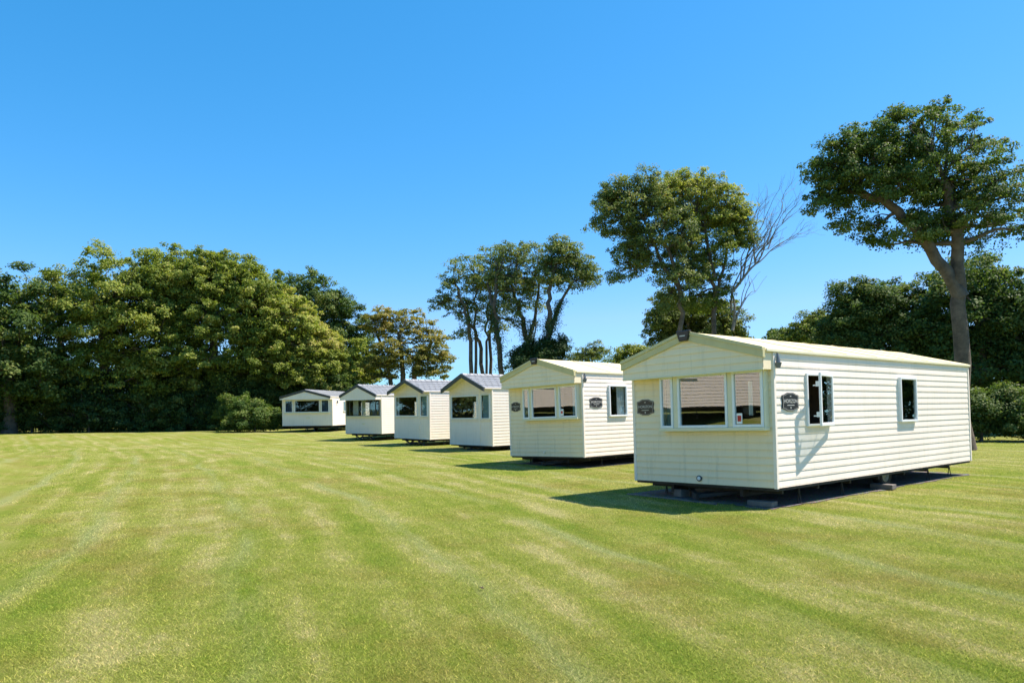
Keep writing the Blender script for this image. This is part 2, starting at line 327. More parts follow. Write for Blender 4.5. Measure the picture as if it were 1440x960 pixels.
def plaque(M, u, z, w, h, par, title, sub):
    hw, hh = w / 2, h / 2
    outl = [(-hw, -hh*.72), (-hw*.72, -hh*.80), (-hw*.35, -hh), (hw*.35, -hh), (hw*.72, -hh*.80), (hw, -hh*.72), (hw*.955, 0), (hw, hh*.72), (hw*.72, hh*.80), (hw*.35, hh), (-hw*.35, hh), (-hw*.72, hh*.80), (-hw, hh*.72), (-hw*.955, 0)]
    def slab(sc, o0, o1, mat, parent, name):
        mb = MB(); n = len(outl); b0 = len(mb.v)
        for o in (o0, o1):
            for a, b in outl: mb.v.append(tuple(M(u + a * sc, z + b * sc, o)))
        mb.f.append(tuple(range(n, 2*n))); mb.f.append(tuple(range(n))[::-1])
        for k in range(n): mb.f.append((k, (k+1) % n, n + (k+1) % n, n + k))
        return mb.build(name, mat, parent, fix=True)
    p = slab(1, .004, .026, BLACKP, par, 'name_plaque')
    mb = MB(); n = len(outl)   # thin engraved border line
    for k in range(n):
        a, b = outl[k], outl[(k+1) % n]; mb.quad(M(u + a[0]*.93, z + a[1]*.93, .0275), M(u + b[0]*.93, z + b[1]*.93, .0275), M(u + b[0]*.90, z + b[1]*.90, .0275), M(u + a[0]*.90, z + a[1]*.90, .0275))
    mb.build('border', LETTER, p)
    text_mesh(title, h * .34, LETTER, p, M, u, z + h * .03, .028, maxw=w * .8)
    for nm, q in (('emblem', (u - .012, u + .012, z - hh * .74, z - hh * .56)), ('emblem', (u - .02, u + .02, z + hh * .58, z + hh * .66)), ('underline', (u - w*.22, u + w*.22, z - hh*.40, z - hh*.33))):
        mb = MB(); mb.mbox(M, *q, .0265, .0285); mb.build(nm, LETTER, p, fix=True)
    return p

CARA = []
def caravan(A, yaw, tilt, W, h, rise, fl, L, style, label, oh, extras=None, dz=0, group='static caravans standing in a row on the lawn', name='static_caravan'):
    """A = world position of the floor corner at front right; local x right, y back, z up, origin on the ground under the front centre"""
    rot = Euler((0, tilt, -yaw)).to_matrix()
    O = Vector(A) - rot @ Vector((W / 2, 0, fl))
    root = empty(name, O, (0, tilt, -yaw)); tag(root, label, 'caravan', group)
    H = W / 2
    F = lambda u, z, o: (u, -o, z + fl)
    Rr = lambda u, z, o: (H + o, u, z + fl)
    Ll = lambda u, z, o: (-H - o, u, z + fl)
    Bk = lambda u, z, o: (u, L + o, z + fl)
    E = extras or {}
    cream = CREAM_SHADE if style == 'bay' else PALE  # bay fronts take the shade-tinted copy of the siding
    barge = BARGE if style == 'bay' else GREYT
    roofm = CROOF if style == 'bay' else TILE
    openF = E.get('openF', []); openR = E.get('openR', [(1.0, 1.83, 1.0, 1.93)])
    inset = .03; shr = lambda os: [(a + inset, b - inset, c + inset, d - inset) for a, b, c, d in os]
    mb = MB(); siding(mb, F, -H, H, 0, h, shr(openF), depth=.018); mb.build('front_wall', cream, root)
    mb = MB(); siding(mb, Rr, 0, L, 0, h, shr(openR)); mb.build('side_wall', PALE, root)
    oL = E.get('openL', [(1.2, 2.1, 1.0, 1.93), (4.6, 5.4, 1.2, 1.93)])
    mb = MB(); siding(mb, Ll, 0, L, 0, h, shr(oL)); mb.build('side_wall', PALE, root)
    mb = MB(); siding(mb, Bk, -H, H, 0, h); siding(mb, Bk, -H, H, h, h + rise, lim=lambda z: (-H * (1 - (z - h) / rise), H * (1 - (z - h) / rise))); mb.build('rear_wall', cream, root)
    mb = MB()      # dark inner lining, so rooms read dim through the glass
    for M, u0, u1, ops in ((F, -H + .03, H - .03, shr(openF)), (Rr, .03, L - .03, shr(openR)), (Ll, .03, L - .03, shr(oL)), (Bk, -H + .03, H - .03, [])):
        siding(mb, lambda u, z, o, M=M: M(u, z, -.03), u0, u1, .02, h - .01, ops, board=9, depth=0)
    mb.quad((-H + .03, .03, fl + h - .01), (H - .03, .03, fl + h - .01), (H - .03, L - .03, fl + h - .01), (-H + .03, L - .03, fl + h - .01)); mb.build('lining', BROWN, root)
    # corner trims
    for sx in (-1, 1):
        for yy, sy in ((0, -1), (L, 1)):
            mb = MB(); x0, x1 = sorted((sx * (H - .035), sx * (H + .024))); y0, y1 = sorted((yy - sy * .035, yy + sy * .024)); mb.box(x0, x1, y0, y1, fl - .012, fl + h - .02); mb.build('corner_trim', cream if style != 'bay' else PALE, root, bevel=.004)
    # floor panel
    mb = MB(); mb.box(-H + .01, H - .01, .02, L - .02, fl - .05, fl + .02); mb.build('floor', STEEL, root)
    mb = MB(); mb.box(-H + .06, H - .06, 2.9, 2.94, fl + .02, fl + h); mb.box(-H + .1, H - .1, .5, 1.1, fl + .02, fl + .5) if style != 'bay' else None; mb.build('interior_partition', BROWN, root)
    # roof: two pitched slabs with thickness and eaves
    ov = .012; sl = rise / H; ze = fl + h - ov * sl
    pitch = math.atan(sl); th = .05
    for sx in (-1, 1):
        mb = MB(); a = (sx * (H + ov), ze); c = (0, fl + h + rise)
        n = int(L / .8)
        y0, y1 = -oh + .03, L + .08
        P = [(a[0], y0, a[1]), (a[0], y1, a[1]), (c[0], y1, c[1]), (c[0], y0, c[1])]
        mb.hexa(P + [(x, y, z + th) for x, y, z in P])
        if roofm is TILE:
            for k in range(1, 6):     # tile courses as real steps running along the roof
                t0 = k / 6; x = a[0] + (c[0] - a[0]) * t0; z = a[1] + (c[1] - a[1]) * t0 + th
                mb.box(min(x, x + sx * .03), max(x, x + sx * .03), y0, y1, z - .03, z + .016)
        else:
            k = 1.25
            while k < y1 - .2:
                mb.hexa([(a[0], k, a[1] + th - .002), (a[0], k + .05, a[1] + th - .002), (0, k + .05, c[1] + th - .002), (0, k, c[1] + th - .002), (a[0], k, a[1] + th + .012), (a[0], k + .05, a[1] + th + .012), (0, k + .05, c[1] + th + .012), (0, k, c[1] + th + .012)]); k += 1.25
        mb.build('roof_slope', roofm, root, fix=True)
        g = MB(); gx = sx * (H + ov + .018); g.box(gx - .016, gx + .016, y0 + .02, y1, ze - .012, ze + .04); g.build('gutter', PALE if style != 'bay' else TRIMC, root, bevel=.01)
    if roofm is TILE:
        mb = MB(); y = -oh + .03
        while y < L: 
            mb.hexa([(-.11, y, fl+h+rise+.015), (.11, y, fl+h+rise+.015), (.11, y+.36, fl+h+rise+.015), (-.11, y+.36, fl+h+rise+.015), (-.03, y, fl+h+rise+.085), (.03, y, fl+h+rise+.085), (.03, y+.36, fl+h+rise+.075), (-.03, y+.36, fl+h+rise+.075)]); y += .40
        mb.build('ridge_capping', TILE, root, fix=True)
    # gable box / overhang
    gb = E.get('gable_drop', .30)
    if style in ('bay', 'box'):
        mb = MB(); G = lambda u, z, o: (u, -oh - o, z + fl)
        zb = h - gb
        siding(mb, G, -H, H, zb, h + rise, lim=lambda z: (-H, H) if z <= h else (-H * (1 - (z - h) / rise), H * (1 - (z - h) / rise)), board=.126, depth=.015)
        mb.quad((-H, -oh, fl + zb), (H, -oh, fl + zb), (H, -.004, fl + zb), (-H, -.004, fl + zb))
        for sx in (-1, 1): mb.quad((sx * H, -oh, fl + zb), (sx * H, -.004, fl + zb), (sx * H, -.004, fl + h - .004), (sx * H, -oh, fl + h - .004))
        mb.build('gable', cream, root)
        mb = MB(); mb.box(-H - .004, H + .004, -oh - .022, -oh + .012, fl + zb - .012, fl + zb + .022); mb.build('gable_trim', TRIMC if style == 'bay' else cream, root, bevel=.004)
    else:
        mb = MB(); siding(mb, F, -H, H, h, h + rise - .02, lim=lambda z: (-H * (1 - (z - h) / rise), H * (1 - (z - h) / rise))); mb.build('gable', cream, root)
        mb = MB()
        for sx in (-1, 1): mb.quad((sx * (H + ov), -oh + .04, ze - .004), (sx * (H + ov), -.0, ze - .004), (0, 0, fl + h + rise - .004), (0, -oh + .04, fl + h + rise - .004))
        mb.build('soffit', TRIMC, root)
    bw = .17 if style == 'bay' else .17
    for sx in (-1, 1):
        mb = MB(); a = Vector((sx * (H + ov + .012), 0, ze)); c = Vector((0, 0, fl + h + rise + .012 * sl)); 
        y0, y1 = -oh - .045, -oh + .035
        tops = th + .012
        mb.hexa([(a.x, y0, a.z - bw + tops), (a.x, y1, a.z - bw + tops), (0, y1, c.z - bw + tops), (0, y0, c.z - bw + tops), (a.x, y0, a.z + tops), (a.x, y1, a.z + tops), (0, y1, c.z + tops), (0, y0, c.z + tops)])
        if style == 'bay':
            y2 = y0 - .02; mb.hexa([(a.x, y2, a.z - .05 + tops), (a.x, y0 + .002, a.z - .05 + tops), (0, y0 + .002, c.z - .05 + tops), (0, y2, c.z - .05 + tops), (a.x, y2, a.z + tops + .01), (a.x, y0 + .002, a.z + tops + .01), (0, y0 + .002, c.z + tops + .01), (0, y2, c.z + tops + .01)])
        mb.build('bargeboard', barge, root, bevel=.005, fix=True)
    if style == 'bay':
        zc = fl + h + rise + th; Cc = lambda u, z, o: (u, -oh - .07 - o, z)
        mb = MB(); mb.hexa([(-.085, -oh-.10, zc-.17), (.085, -oh-.10, zc-.17), (.085, -oh-.03, zc-.17), (-.085, -oh-.03, zc-.17), (-.15, -oh-.10, zc+.02), (.15, -oh-.10, zc+.02), (.15, -oh-.03, zc+.02), (-.15, -oh-.03, zc+.02)])
        b = mb.build('ridge_badge', BLACKP, root, bevel=.012, fix=True)
        mb = MB(); mb.mbox(Cc, -.06, .06, zc - .085, zc - .065, .0315, .034); mb.build('emblem', LETTER, b, fix=True)
    # right side standard extras
    if style == 'bay':
        mb = MB(); mb.tube([(H + .05, .06, fl + h - .03), (H + .06, .06, fl + h - .12), (H + .06, .06, fl + h - .24)], [.018, .03, .045], 8); mb.tube([(H + .06, .06, fl + h - .19), (H + .06, .06, fl + h - .28)], [.06, .03], 10); mb.build('corner_lamp', LAMPG, root, smooth=False)
    # windows on the far side
    for q in oL: f = frame(Ll, *q, .02, root); 
    # chassis
    mb = MB()
    for x in (-.75, .75): mb.box(x - .03, x + .03, .15, L - .15, fl - (.20 if style == 'bay' else .13), fl - .051)
    for k in range(int(L / 1.2)): mb.box(-H + .12, H - .12, .35 + k * 1.2, .40 + k * 1.2, fl - .13, fl - .05)
    mb.build('chassis', STEEL, root)
    aw = L * .52
    mb = MB(); mb.tube([(-H + .3, aw, .27), (H - .3, aw, .27)], .04, 8); mb.build('axle', STEEL, root)
    for sx in (-1, 1):
        cx = sx * (H - .28); w = MB(); w.lathe_y([(.16, -.08), (.25, -.09), (.28, -.05), (.28, .05), (.25, .09), (.16, .08)], (cx, aw, .28)); wo_ = w.build('wheel', RUBBER, root, smooth=True)
        r = MB(); r.lathe_y([(.01, sx * .05), (.07, sx * .06), (.10, sx * .03), (.16, sx * .08), (.165, -sx * .08)], (cx, aw, .28), 16); r.build('rim', GALV, wo_, smooth=True)
    # steadies (jacks): straight stands with foot plates
    for (x, y) in E.get('stands', [(-H + .35, .5), (H - .12, .9), (H - .2, 2.6), (H - .12, 4.1), (-H + .2, 3.2), (H - .2, 6.6), (-H + .3, 6.6), (H - .3, L - .5), (-H + .3, L - .5)]):
        mb = MB(); mb.bar((x - .03, y, .02), (x - .005, y, fl * .62), .014); mb.bar((x + .03, y, .02), (x + .005, y, fl * .62), .014); mb.tube([(x, y, fl * .45), (x, y, fl - .05)], .014, 6); mb.box(x - .09, x + .09, y - .05, y + .05, .0, .02); mb.build('stand', STEEL, root)
    for (x, y, dx, dy) in E.get('legs', []):
        mb = MB(); mb.bar((x, y, fl - .08), (x + dx, y + dy, .02), .06, .05); mb.box(x + dx - .08, x + dx + .08, y + dy - .08, y + dy + .08, .0, .025); mb.build('corner_steady', STEEL, root)
    # tow hitch
    mb = MB(); mb.bar((-.6, .5, fl - .14), (0, -.10, fl - .22), .07, .06); mb.bar((.6, .5, fl - .14), (0, -.10, fl - .22), .07, .06); mb.bar((0, .3, fl - .20), (0, -.2, fl - .20), .08); mb.tube([(0, -.0, fl - .25), (0, 0, max(.06, fl - .33))], .03, 8); mb.build('tow_hitch', STEEL, root)
    return dict(root=root, F=F, R=Rr, L=Ll, H=H, fl=fl, h=h, O=O, rot=rot, Len=L)

def bay_windows(c, u0, u1, z0, z1, panes, p=.15):
    root, F = c['root'], c['F']
    s = MB(); s.mbox(F, u0 - .03, u1 + .03, z0 - .06, z0 - .0, -.01, p + .03); s.mbox(F, u0 - .02, u1 + .02, z1 + .0, z1 + .05, -.01, p + .01)
    es = [u0] + [e for a, b in panes for e in (a, b)] + [u1]
    xs = [(u0 - .02, panes[0][0])] + [(panes[k][1], panes[k+1][0]) for k in range(len(panes) - 1)] + [(panes[-1][1], u1 + .02)]
    for a, b in xs:
        if b - a > .004: s.mbox(F, a, b, z0, z1, -.01 if (a < u0 or b > u1) else p - .06, p)
    s.build('bay_surround', TRIMC, root, bevel=.006, fix=True)
    return [frame(F, a + .002, b - .002, z0 + .002, z1 - .002, p - .03, root, .045) for a, b in panes]

# --- 1: nearest
c1 = caravan((4.37, 11.76, .35), R(51.1), R(-1.25), 3.05, 2.27, .43, .35, 8.6, 'bay', 'nearest cream caravan with cream roof, oval dark plaques and an open side window', .29,
    dict(openF=[(-.74, 1.42, 1.02, 1.98)], openR=[(1.0, 1.83, 1.0, 1.93), (4.7, 5.5, 1.0, 1.93)], openL=[(4.6, 5.4, 1.2, 1.93)]))
w = bay_windows(c1, -.74, 1.42, 1.02, 1.98, [(-.74, -.44), (-.33, .73), (.83, 1.42)])
curtain(c1['F'], -.72, -.58, 1.06, 1.94, -.02, w[0], DROP); curtain(c1['F'], 1.06, 1.13, 1.22, 1.80, .02, w[2], WHITEC, 4)  # second piece is only a narrow white upright strip behind the right pane
mb = MB(); mb.mbox(c1['F'], .90, 1.01, 1.08, 1.26, .146, .149); st = mb.build('sticker', UPVC, w[2], fix=True)
mb = MB(); mb.mbox(c1['F'], .918, .992, 1.12, 1.22, .149, .151); mb.build('sticker_symbol', REDS, w[2], fix=True)
plaque(c1['F'], -1.22, 1.43, .42, .31, c1['root'], 'HORIZON', ''); plaque(c1['R'], .47, 1.43, .52, .31, c1['root'], 'HORIZON', '')
mb = MB(); mb.tube([c1['F'](0, .1, .0), c1['F'](0, .1, .035)], .055, 16); v_ = mb.build('vent', GREYT, c1['root']); mb = MB(); mb.tube([c1['F'](0, .1, .03), c1['F'](0, .1, .045)], [.04, .03], 16); mb.build('vent_cap', UPVC, v_)
# --- side windows of 1: frame left open, sash swung out on its right edge
def open_window(c, u0, u1, z0, z1, ang):
    Rr = c['R']; w = .04
    mb = MB(); mb.mbox(Rr, u0, u1, z0, z0 + w, -.02, .045); mb.mbox(Rr, u0, u1, z1 - w, z1, -.02, .045); mb.mbox(Rr, u0, u0 + w, z0 + w, z1 - w, -.02, .045); mb.mbox(Rr, u1 - w, u1, z0 + w, z1 - w, -.02, .045)
    f = mb.build('window', UPVC, c['root'], bevel=.005, fix=True)
    ca, sa = math.cos(ang), math.sin(ang); wd = u1 - u0
    def S(u, z, o):   # u measured from hinge towards the free edge
        return Rr(u1 - u * ca + o * sa, z, .05 + u * sa + o * ca)
    g = MB(); g.mbox(S, 0, wd, z0, z0 + .06, 0, .04); g.mbox(S, 0, wd, z1 - .06, z1, 0, .04); g.mbox(S, 0, .06, z0 + .06, z1 - .06, 0, .04); g.mbox(S, wd - .06, wd, z0 + .06, z1 - .06, 0, .04)
    s = g.build('open_sash', UPVC, f, bevel=.008, fix=True)
    g = MB(); g.mbox(S, .055, wd - .055, z0 + .055, z1 - .055, .015, .025); g.build('pane', GLASS, f, fix=True)
    for zz in (z0 + .16, z1 - .24):
        g = MB(); g.mbox(S, wd - .05, wd - .01, zz, zz + .09, -.05, -.001); g.bar(Vector(S(wd - .03, zz + .02, -.04)), Vector(S(wd - .03, zz + .02, -.10)), .02); g.build('handle', UPVC, f, fix=True)
    g = MB(); g.bar(Rr(u1 - .35, z0 + .03, .0), S(.45, z0 + .03, -.01), .012); g.build('stay_arm', GALV, f)
    g = MB()
    return f
open_window(c1, 1.0, 1.83, 1.0, 1.93, R(13))
frame(c1['R'], 4.7, 5.5, 1.0, 1.93, .02, c1['root'])
# --- 2
c2 = caravan((2.06, 20.31, .33), R(46.6), R(-1.54), 3.05, 2.42, .46, .33, 8.8, 'bay', 'second nearest cream caravan with cream roof and closed side window', .33,
    dict(openF=[(-.78, 1.42, 1.15, 2.08)], openL=[(4.6, 5.4, 1.2, 1.93)], openR=[(1.14, 2.0, 1.14, 2.08), (4.7, 5.5, 1.14, 2.06)]))
w = bay_windows(c2, -.78, 1.42, 1.15, 2.08, [(-.78, -.50), (-.40, .63), (.73, 1.42)])
curtain(c2['F'], -.76, -.52, 1.19, 2.04, -.03, w[0], DROP); curtain(c2['F'], 1.14, 1.38, 1.19, 2.04, .0, w[2], BLUEC)
mb = MB(); mb.mbox(c2['F'], .78, .90, 1.21, 1.40, .146, .149); mb.build('sticker', UPVC, w[2], fix=True); mb = MB(); mb.mbox(c2['F'], .80, .87, 1.27, 1.34, .149, .151); mb.build('sticker_symbol', REDS, w[2], fix=True)
plaque(c2['F'], -1.24, 1.54, .40, .30, c2['root'], 'HORIZON', ''); plaque(c2['R'], .57, 1.56, .56, .31, c2['root'], 'HORIZON', '')
mb = MB(); mb.tube([c2['F'](-.05, .13, .0), c2['F'](-.05, .13, .03)], .05, 14); v_ = mb.build('vent', TRIMC, c2['root']); mb = MB(); mb.tube([c2['F'](-.05, .13, .03), c2['F'](-.05, .13, .04)], .036, 14); mb.build('vent_cap', PALE, v_)
f = frame(c2['R'], 1.14, 2.0, 1.14, 2.08, .02, c2['root']); curtain(c2['R'], 1.62, 1.95, 1.18, 2.04, -.06, f, WHITEC); frame(c2['R'], 4.7, 5.5, 1.14, 2.06, .02, c2['root'])
# --- 3 and 4: flat front, big window and narrow curtained window
for (A, yw, tl, hh, rs, lab, ohh, ff, cu) in (((-.81, 29.44, .22), 50.2, -.26, 2.38, .62, 'third caravan from the right with dark bargeboards and low underside', .45, .22, BLUEC),
                                     ((-4.01, 34.6, .31), 47.2, .31, 2.33, .58, 'third caravan from the left with dark bargeboards above a large bare front window', .42, .31, BLUEC)):
    c = caravan(A, R(yw), R(tl), 3.05, hh, rs, ff, 8.6, 'open', lab, ohh, dict(openF=[(-1.38, .57, 1.12, 2.14), (.80, 1.41, 1.12, 2.16)], openR=[(2.1, 2.8, 1.1, 2.05), (5, 5.7, 1.1, 2.05)],
        legs=[(.35, .1, .62, 0), (-.75, .1, .62, 0)] if ff > .3 else []))
    mb = MB(); mb.mbox(c['F'], .66, .72, .0, hh, .0, .034); mb.mbox(c['F'], -1.5, 1.5, 1.035, 1.08, .0, .04); mb.mbox(c['F'], -1.45, 1.46, 2.19, 2.24, .0, .036); mb.build('trim_strip', PALE, c['root'], bevel=.004)
    f = frame(c['F'], -1.38, .57, 1.12, 2.14, .02, c['root'], .05); curtain(c['F'], .1, .5, 1.16, 1.5, -.35, f, NAVYC) if ff < .3 else curtain(c['F'], -1.33, -1.2, 1.16, 2.1, -.05, f, WHITEC)
    f = frame(c['F'], .80, 1.41, 1.12, 2.16, .02, c['root'], .04); curtain(c['F'], .85, 1.36, 1.15, 2.12, -.04, f, cu)
    f = frame(c['R'], 2.1, 2.8, 1.1, 2.05, .02, c['root']); frame(c['R'], 5, 5.7, 1.1, 2.05, .02, c['root'])
# --- 5: boxed gable, window right across the front
c5 = caravan((-7.62, 41.51, .41), R(35.1), R(-.13), 3.05, 2.25, .60, .41, 8.6, 'box', 'second caravan from the left with grey tile roof and full width front window', .47,
    dict(openF=[(-1.40, 1.40, 1.05, 2.0)], openR=[(2.1, 2.8, 1.1, 2.0)], legs=[(-.85, .1, .62, 0), (.25, .1, .62, 0)], gable_drop=.25))
mb = MB(); mb.mbox(c5['F'], -1.45, 1.45, .98, 1.05, .0, .12); mb.mbox(c5['F'], -.12, .12, .56, .62, .004, .03); mb.build('sill', TRIMC, c5['root'], bevel=.004)
f = frame(c5['F'], -1.40, 1.40, 1.05, 2.0, .04, c5['root'], .035, mat=GREYT, bars=(-1.12, .62, 1.1)); curtain(c5['F'], -.95, -.5, 1.1, 1.98, -.08, f, WHITEC); curtain(c5['F'], -.35, .0, 1.1, 1.98, -.2, f, WHITEC); curtain(c5['F'], .66, 1.05, 1.1, 1.98, -.08, f, NAVYC)
frame(c5['R'], 2.1, 2.8, 1.1, 2.0, .02, c5['root'])
# --- 6: farthest, wide low gable
c6 = caravan((-13.09, 51.77, .74), R(10.0), R(-.06), 3.9, 2.08, .50, .44, 9.5, 'box', 'farthest caravan with a wide low gable standing beside the bush', .40,
    dict(openF=[(-1.72, -1.12, .98, 1.86), (-.96, 1.0, .98, 1.88), (1.12, 1.72, .98, 1.86)], openR=[(1.9, 2.5, 1.0, 1.8)], legs=[(.4, .3, .12, -.3)], gable_drop=.16))
mb = MB(); mb.mbox(c6['F'], -1.80, 1.80, .90, .98, .0, .12); mb.mbox(c6['F'], -.10, .22, .56, .62, .004, .03); mb.build('sill', TRIMC, c6['root'], bevel=.004)
for k, (a, b) in enumerate(((-1.72, -1.12), (-.96, 1.0), (1.12, 1.72))):
    f = frame(c6['F'], a, b, .98, 1.87, .05, c6['root'], .04)
    if k != 1: curtain(c6['F'], a + .04, b - .04, 1.02, 1.84, -.03, f, NAVYC)
frame(c6['R'], 1.9, 2.5, 1.0, 1.8, .02, c6['root'])
mb = MB(); mb.tube([c6['R'](.8, 1.75, .0), c6['R'](.8, 1.75, .09)], .05, 8); mb.tube([c6['R'](.8, 1.62, .07), c6['R'](.8, 1.82, .07)], .05, 8); mb.build('wall_lamp', LAMPG, c6['root'])
# --- caravans beyond the left and right edges of the view (they show in the window glass)
def outside(pt, facing, lab, L=9.0, fl=.45):
    # long side with normal `facing` passes through pt; its right-hand side wall faces us
    yaw = math.atan2(facing.y, facing.x); back = Vector((-math.sin(yaw), math.cos(yaw), 0)) ; yw = math.atan2(back.x, back.y)
    A = Vector(pt) - back * L * .45; gz = float(ground_z(pt[0], pt[1]))
    c = caravan((A.x, A.y, gz + fl), yw, 0, 3.05, 2.3, .45, fl, L, 'bay', lab, .3, dict(openF=[(-.74, 1.42, 1.02, 1.98)], openR=[(1.0, 1.83, 1.0, 1.93), (3.6, 4.2, 1.1, 1.93), (6.6, 7.4, 1.1, 1.93)]), group='caravans of the opposite row')
    bay_windows(c, -.74, 1.42, 1.02, 1.98, [(-.74, -.44), (-.33, .73), (.83, 1.42)])
    for q in ((1.0, 1.83, 1.0, 1.93), (3.6, 4.2, 1.1, 1.93), (6.6, 7.4, 1.1, 1.93)): frame(c['R'], *q, .02, c['root'])
outside((-12.2, 9.6, 0), Vector((1, .03, 0)), 'cream caravan of the opposite row, near the camera, outside the left edge of the view')
outside((-18.4, 18.2, 0), Vector((1, .0, 0)), 'cream caravan of the opposite row, farther off, outside the left edge of the view')

# pads of bare gravel under the caravans
def pad(c, margins, lab=None, n=200):
    x0, x1, y0, y1 = margins; mb = MB(); pts = []
    def wl(x, y):
        p = c['O'] + c['rot'] @ Vector((x, y, 0)); return p.x, p.y
    ring = []
    for k in range(n): 
        t = k / n * 4; s = int(t); f = t - s
        ring.append([(x0 + (x1 - x0) * f, y0), (x1, y0 + (y1 - y0) * f), (x1 - (x1 - x0) * f, y1), (x0, y1 - (y1 - y0) * f)][s])
    ctr = ((x0 + x1) / 2, (y0 + y1) / 2); out = []
    for k, (x, y) in enumerate(ring):
        j = 1 + .016 * math.sin(k * .46) + .012 * math.sin(k * 1.3 + 1) + random.uniform(-.018, .014); X, Y = wl(ctr[0] + (x - ctr[0]) * j, ctr[1] + (y - ctr[1]) * j); out.append((X, Y))
    cx, cy = wl(*ctr); cz = float(ground_z(cx, cy)); mb.v.append((cx, cy, cz + .012)); 
    for X, Y in out: mb.v.append((X, Y, float(ground_z(X, Y)) + .010))
    for k in range(n): mb.f.append((0, 1 + k, 1 + (k + 1) % n))
    o = mb.build('gravel_pad', GRAVEL); tag(o, kind='structure')
H1 = c1['H']
pad(c1, (-H1 - .1, H1 - .02, -.12, 8.7)); pad(c2, (-H1 + .1, H1 - .05, .1, 8.9))
def block(c, x, y, sx, sy, sz, rz, lab, cat='block', grp='concrete blocks under the nearest caravan'):
    p = c['O'] + c['rot'] @ Vector((x, y, 0)); mb = MB(); mb.box(-sx/2, sx/2, -sy/2, sy/2, 0, sz); 
    o = mb.build('concrete_block', CONC, None, bevel=.012); o.location = (p.x, p.y, float(ground_z(p.x, p.y)) + .012); o.rotation_euler = (0, 0, c['root'].rotation_euler[2] + rz); tag(o, lab, cat, grp)
block(c1, 1.15, .15, .45, .22, .09, .1, 'long low concrete slab on the gravel under the right front corner of the nearest caravan')
block(c1, -.62, .25, .22, .22, .14, -.2, 'small upright concrete block under the left half of the front of the nearest caravan')
block(c1, H1 - .1, 4.1, .44, .22, .10, .05, 'flat concrete slab beneath a stand on the long lit side of the nearest caravan')
# slab edging seen in the shade before the nearest caravan
mb = MB(); E1 = [c1['O'] + c1['rot'] @ Vector((x, -.20 - .03 * math.sin(x * 2), 0)) for x in np.linspace(-1.6, .5, 5)]
for a, b in zip(E1, E1[1:]):
    d = (b - a) * .49; m_ = (a + b) / 2; p, q = m_ - d, m_ + d; p = Vector((p.x, p.y, .012)); q = Vector((q.x, q.y, .012)); mb.bar(p, q, .05, .03)
tag(mb.build('edging_kerb', CONC, None, bevel=.006), kind='structure')

mb = MB(); LP = [(0, .035), (.014, .012), (.030, .016), (.016, -.004), (.020, -.024), (0, -.016), (-.020, -.024), (-.016, -.004), (-.030, .016), (-.014, .012)]
mb.f += [tuple(range(10)), tuple(range(19, 9, -1))] + [(k, 10 + k, 10 + (k + 1) % 10, (k + 1) % 10) for k in range(10)]; mb.v += [(x, y, .010 + .35 * abs(x)) for x, y in LP] + [(x, y, .008 + .35 * abs(x)) for x, y in LP]
fl_ = mb.build('fallen_leaf', paint('dry_leaf', (.05, .028, .015), .9, .2, 20, 0, 0), fix=True); fl_.location = (-.31, 6.71, .018); fl_.rotation_euler = (.2, .1, .7); fl_.scale = (.9, .9, .9); tag(fl_, 'single dark dry leaf lying on the open lawn in front', 'leaf')

# ------------------------------------------------------------------ trees
def PX(px, py, Y):
    """point at depth Y along the line of sight through a photo position"""
    dx, dy = px - 720, py - 576.3; c, s = math.cos(ROLL), math.sin(ROLL); xx = c * dx - s * dy; yy = s * dx + c * dy
    return Vector((xx / 999 * Y, Y, EYE - yy / 999 * Y))
def leaves(name, C, Nn, size, mat, parent, tint, aspect=.62):
    n = len(C); Nn = Nn / np.linalg.norm(Nn, axis=1, keepdims=True)
    r = RNG.normal(size=(n, 3)); T = np.cross(Nn, r); T /= np.linalg.norm(T, axis=1, keepdims=True); B = np.cross(Nn, T)
    s = size * RNG.uniform(.6, 1.35, (n, 1)); bend = Nn * s * RNG.uniform(-.25, .05, (n, 1))
    V = np.stack([C - T * s * .5 + bend, C - B * s * aspect * .5, C + T * s * .5 + bend, C + B * s * aspect * .5], 1).reshape(-1, 3)
    return npmesh(name, V, np.arange(4 * n).reshape(n, 4), mat, parent, dict(tint=np.repeat(tint, 4)))
def limb(mb, a, b, r0, r1, wob=.12, n=6, sides=7, sag=0, rs=None):
    a = Vector(a); b = Vector(b); d = b - a; L = d.length; pts = []; rad = []
    o1 = Vector(rs.normal(size=3)) * L * wob; o2 = Vector(rs.normal(size=3)) * L * wob * .5
    for k in range(n + 1):
        t = k / n; p = a + d * t + o1 * math.sin(t * math.pi) + o2 * math.sin(t * 2 * math.pi) + Vector((0, 0, sag * L * math.sin(t * math.pi)))
        pts.append(p); rad.append(r0 + (r1 - r0) * t ** .8)
    mb.tube(pts, rad, sides, cap=False); return pts
def kmeans(P, k, rs):
    k = max(1, min(k, len(P))); c = P[rs.choice(len(P), k, replace=False)].copy()
    for _ in range(6):
        l = ((P[:, None] - c[None]) ** 2).sum(2).argmin(1)
        for i in range(k):
            if (l == i).any(): c[i] = P[l == i].mean(0)
    return c, l
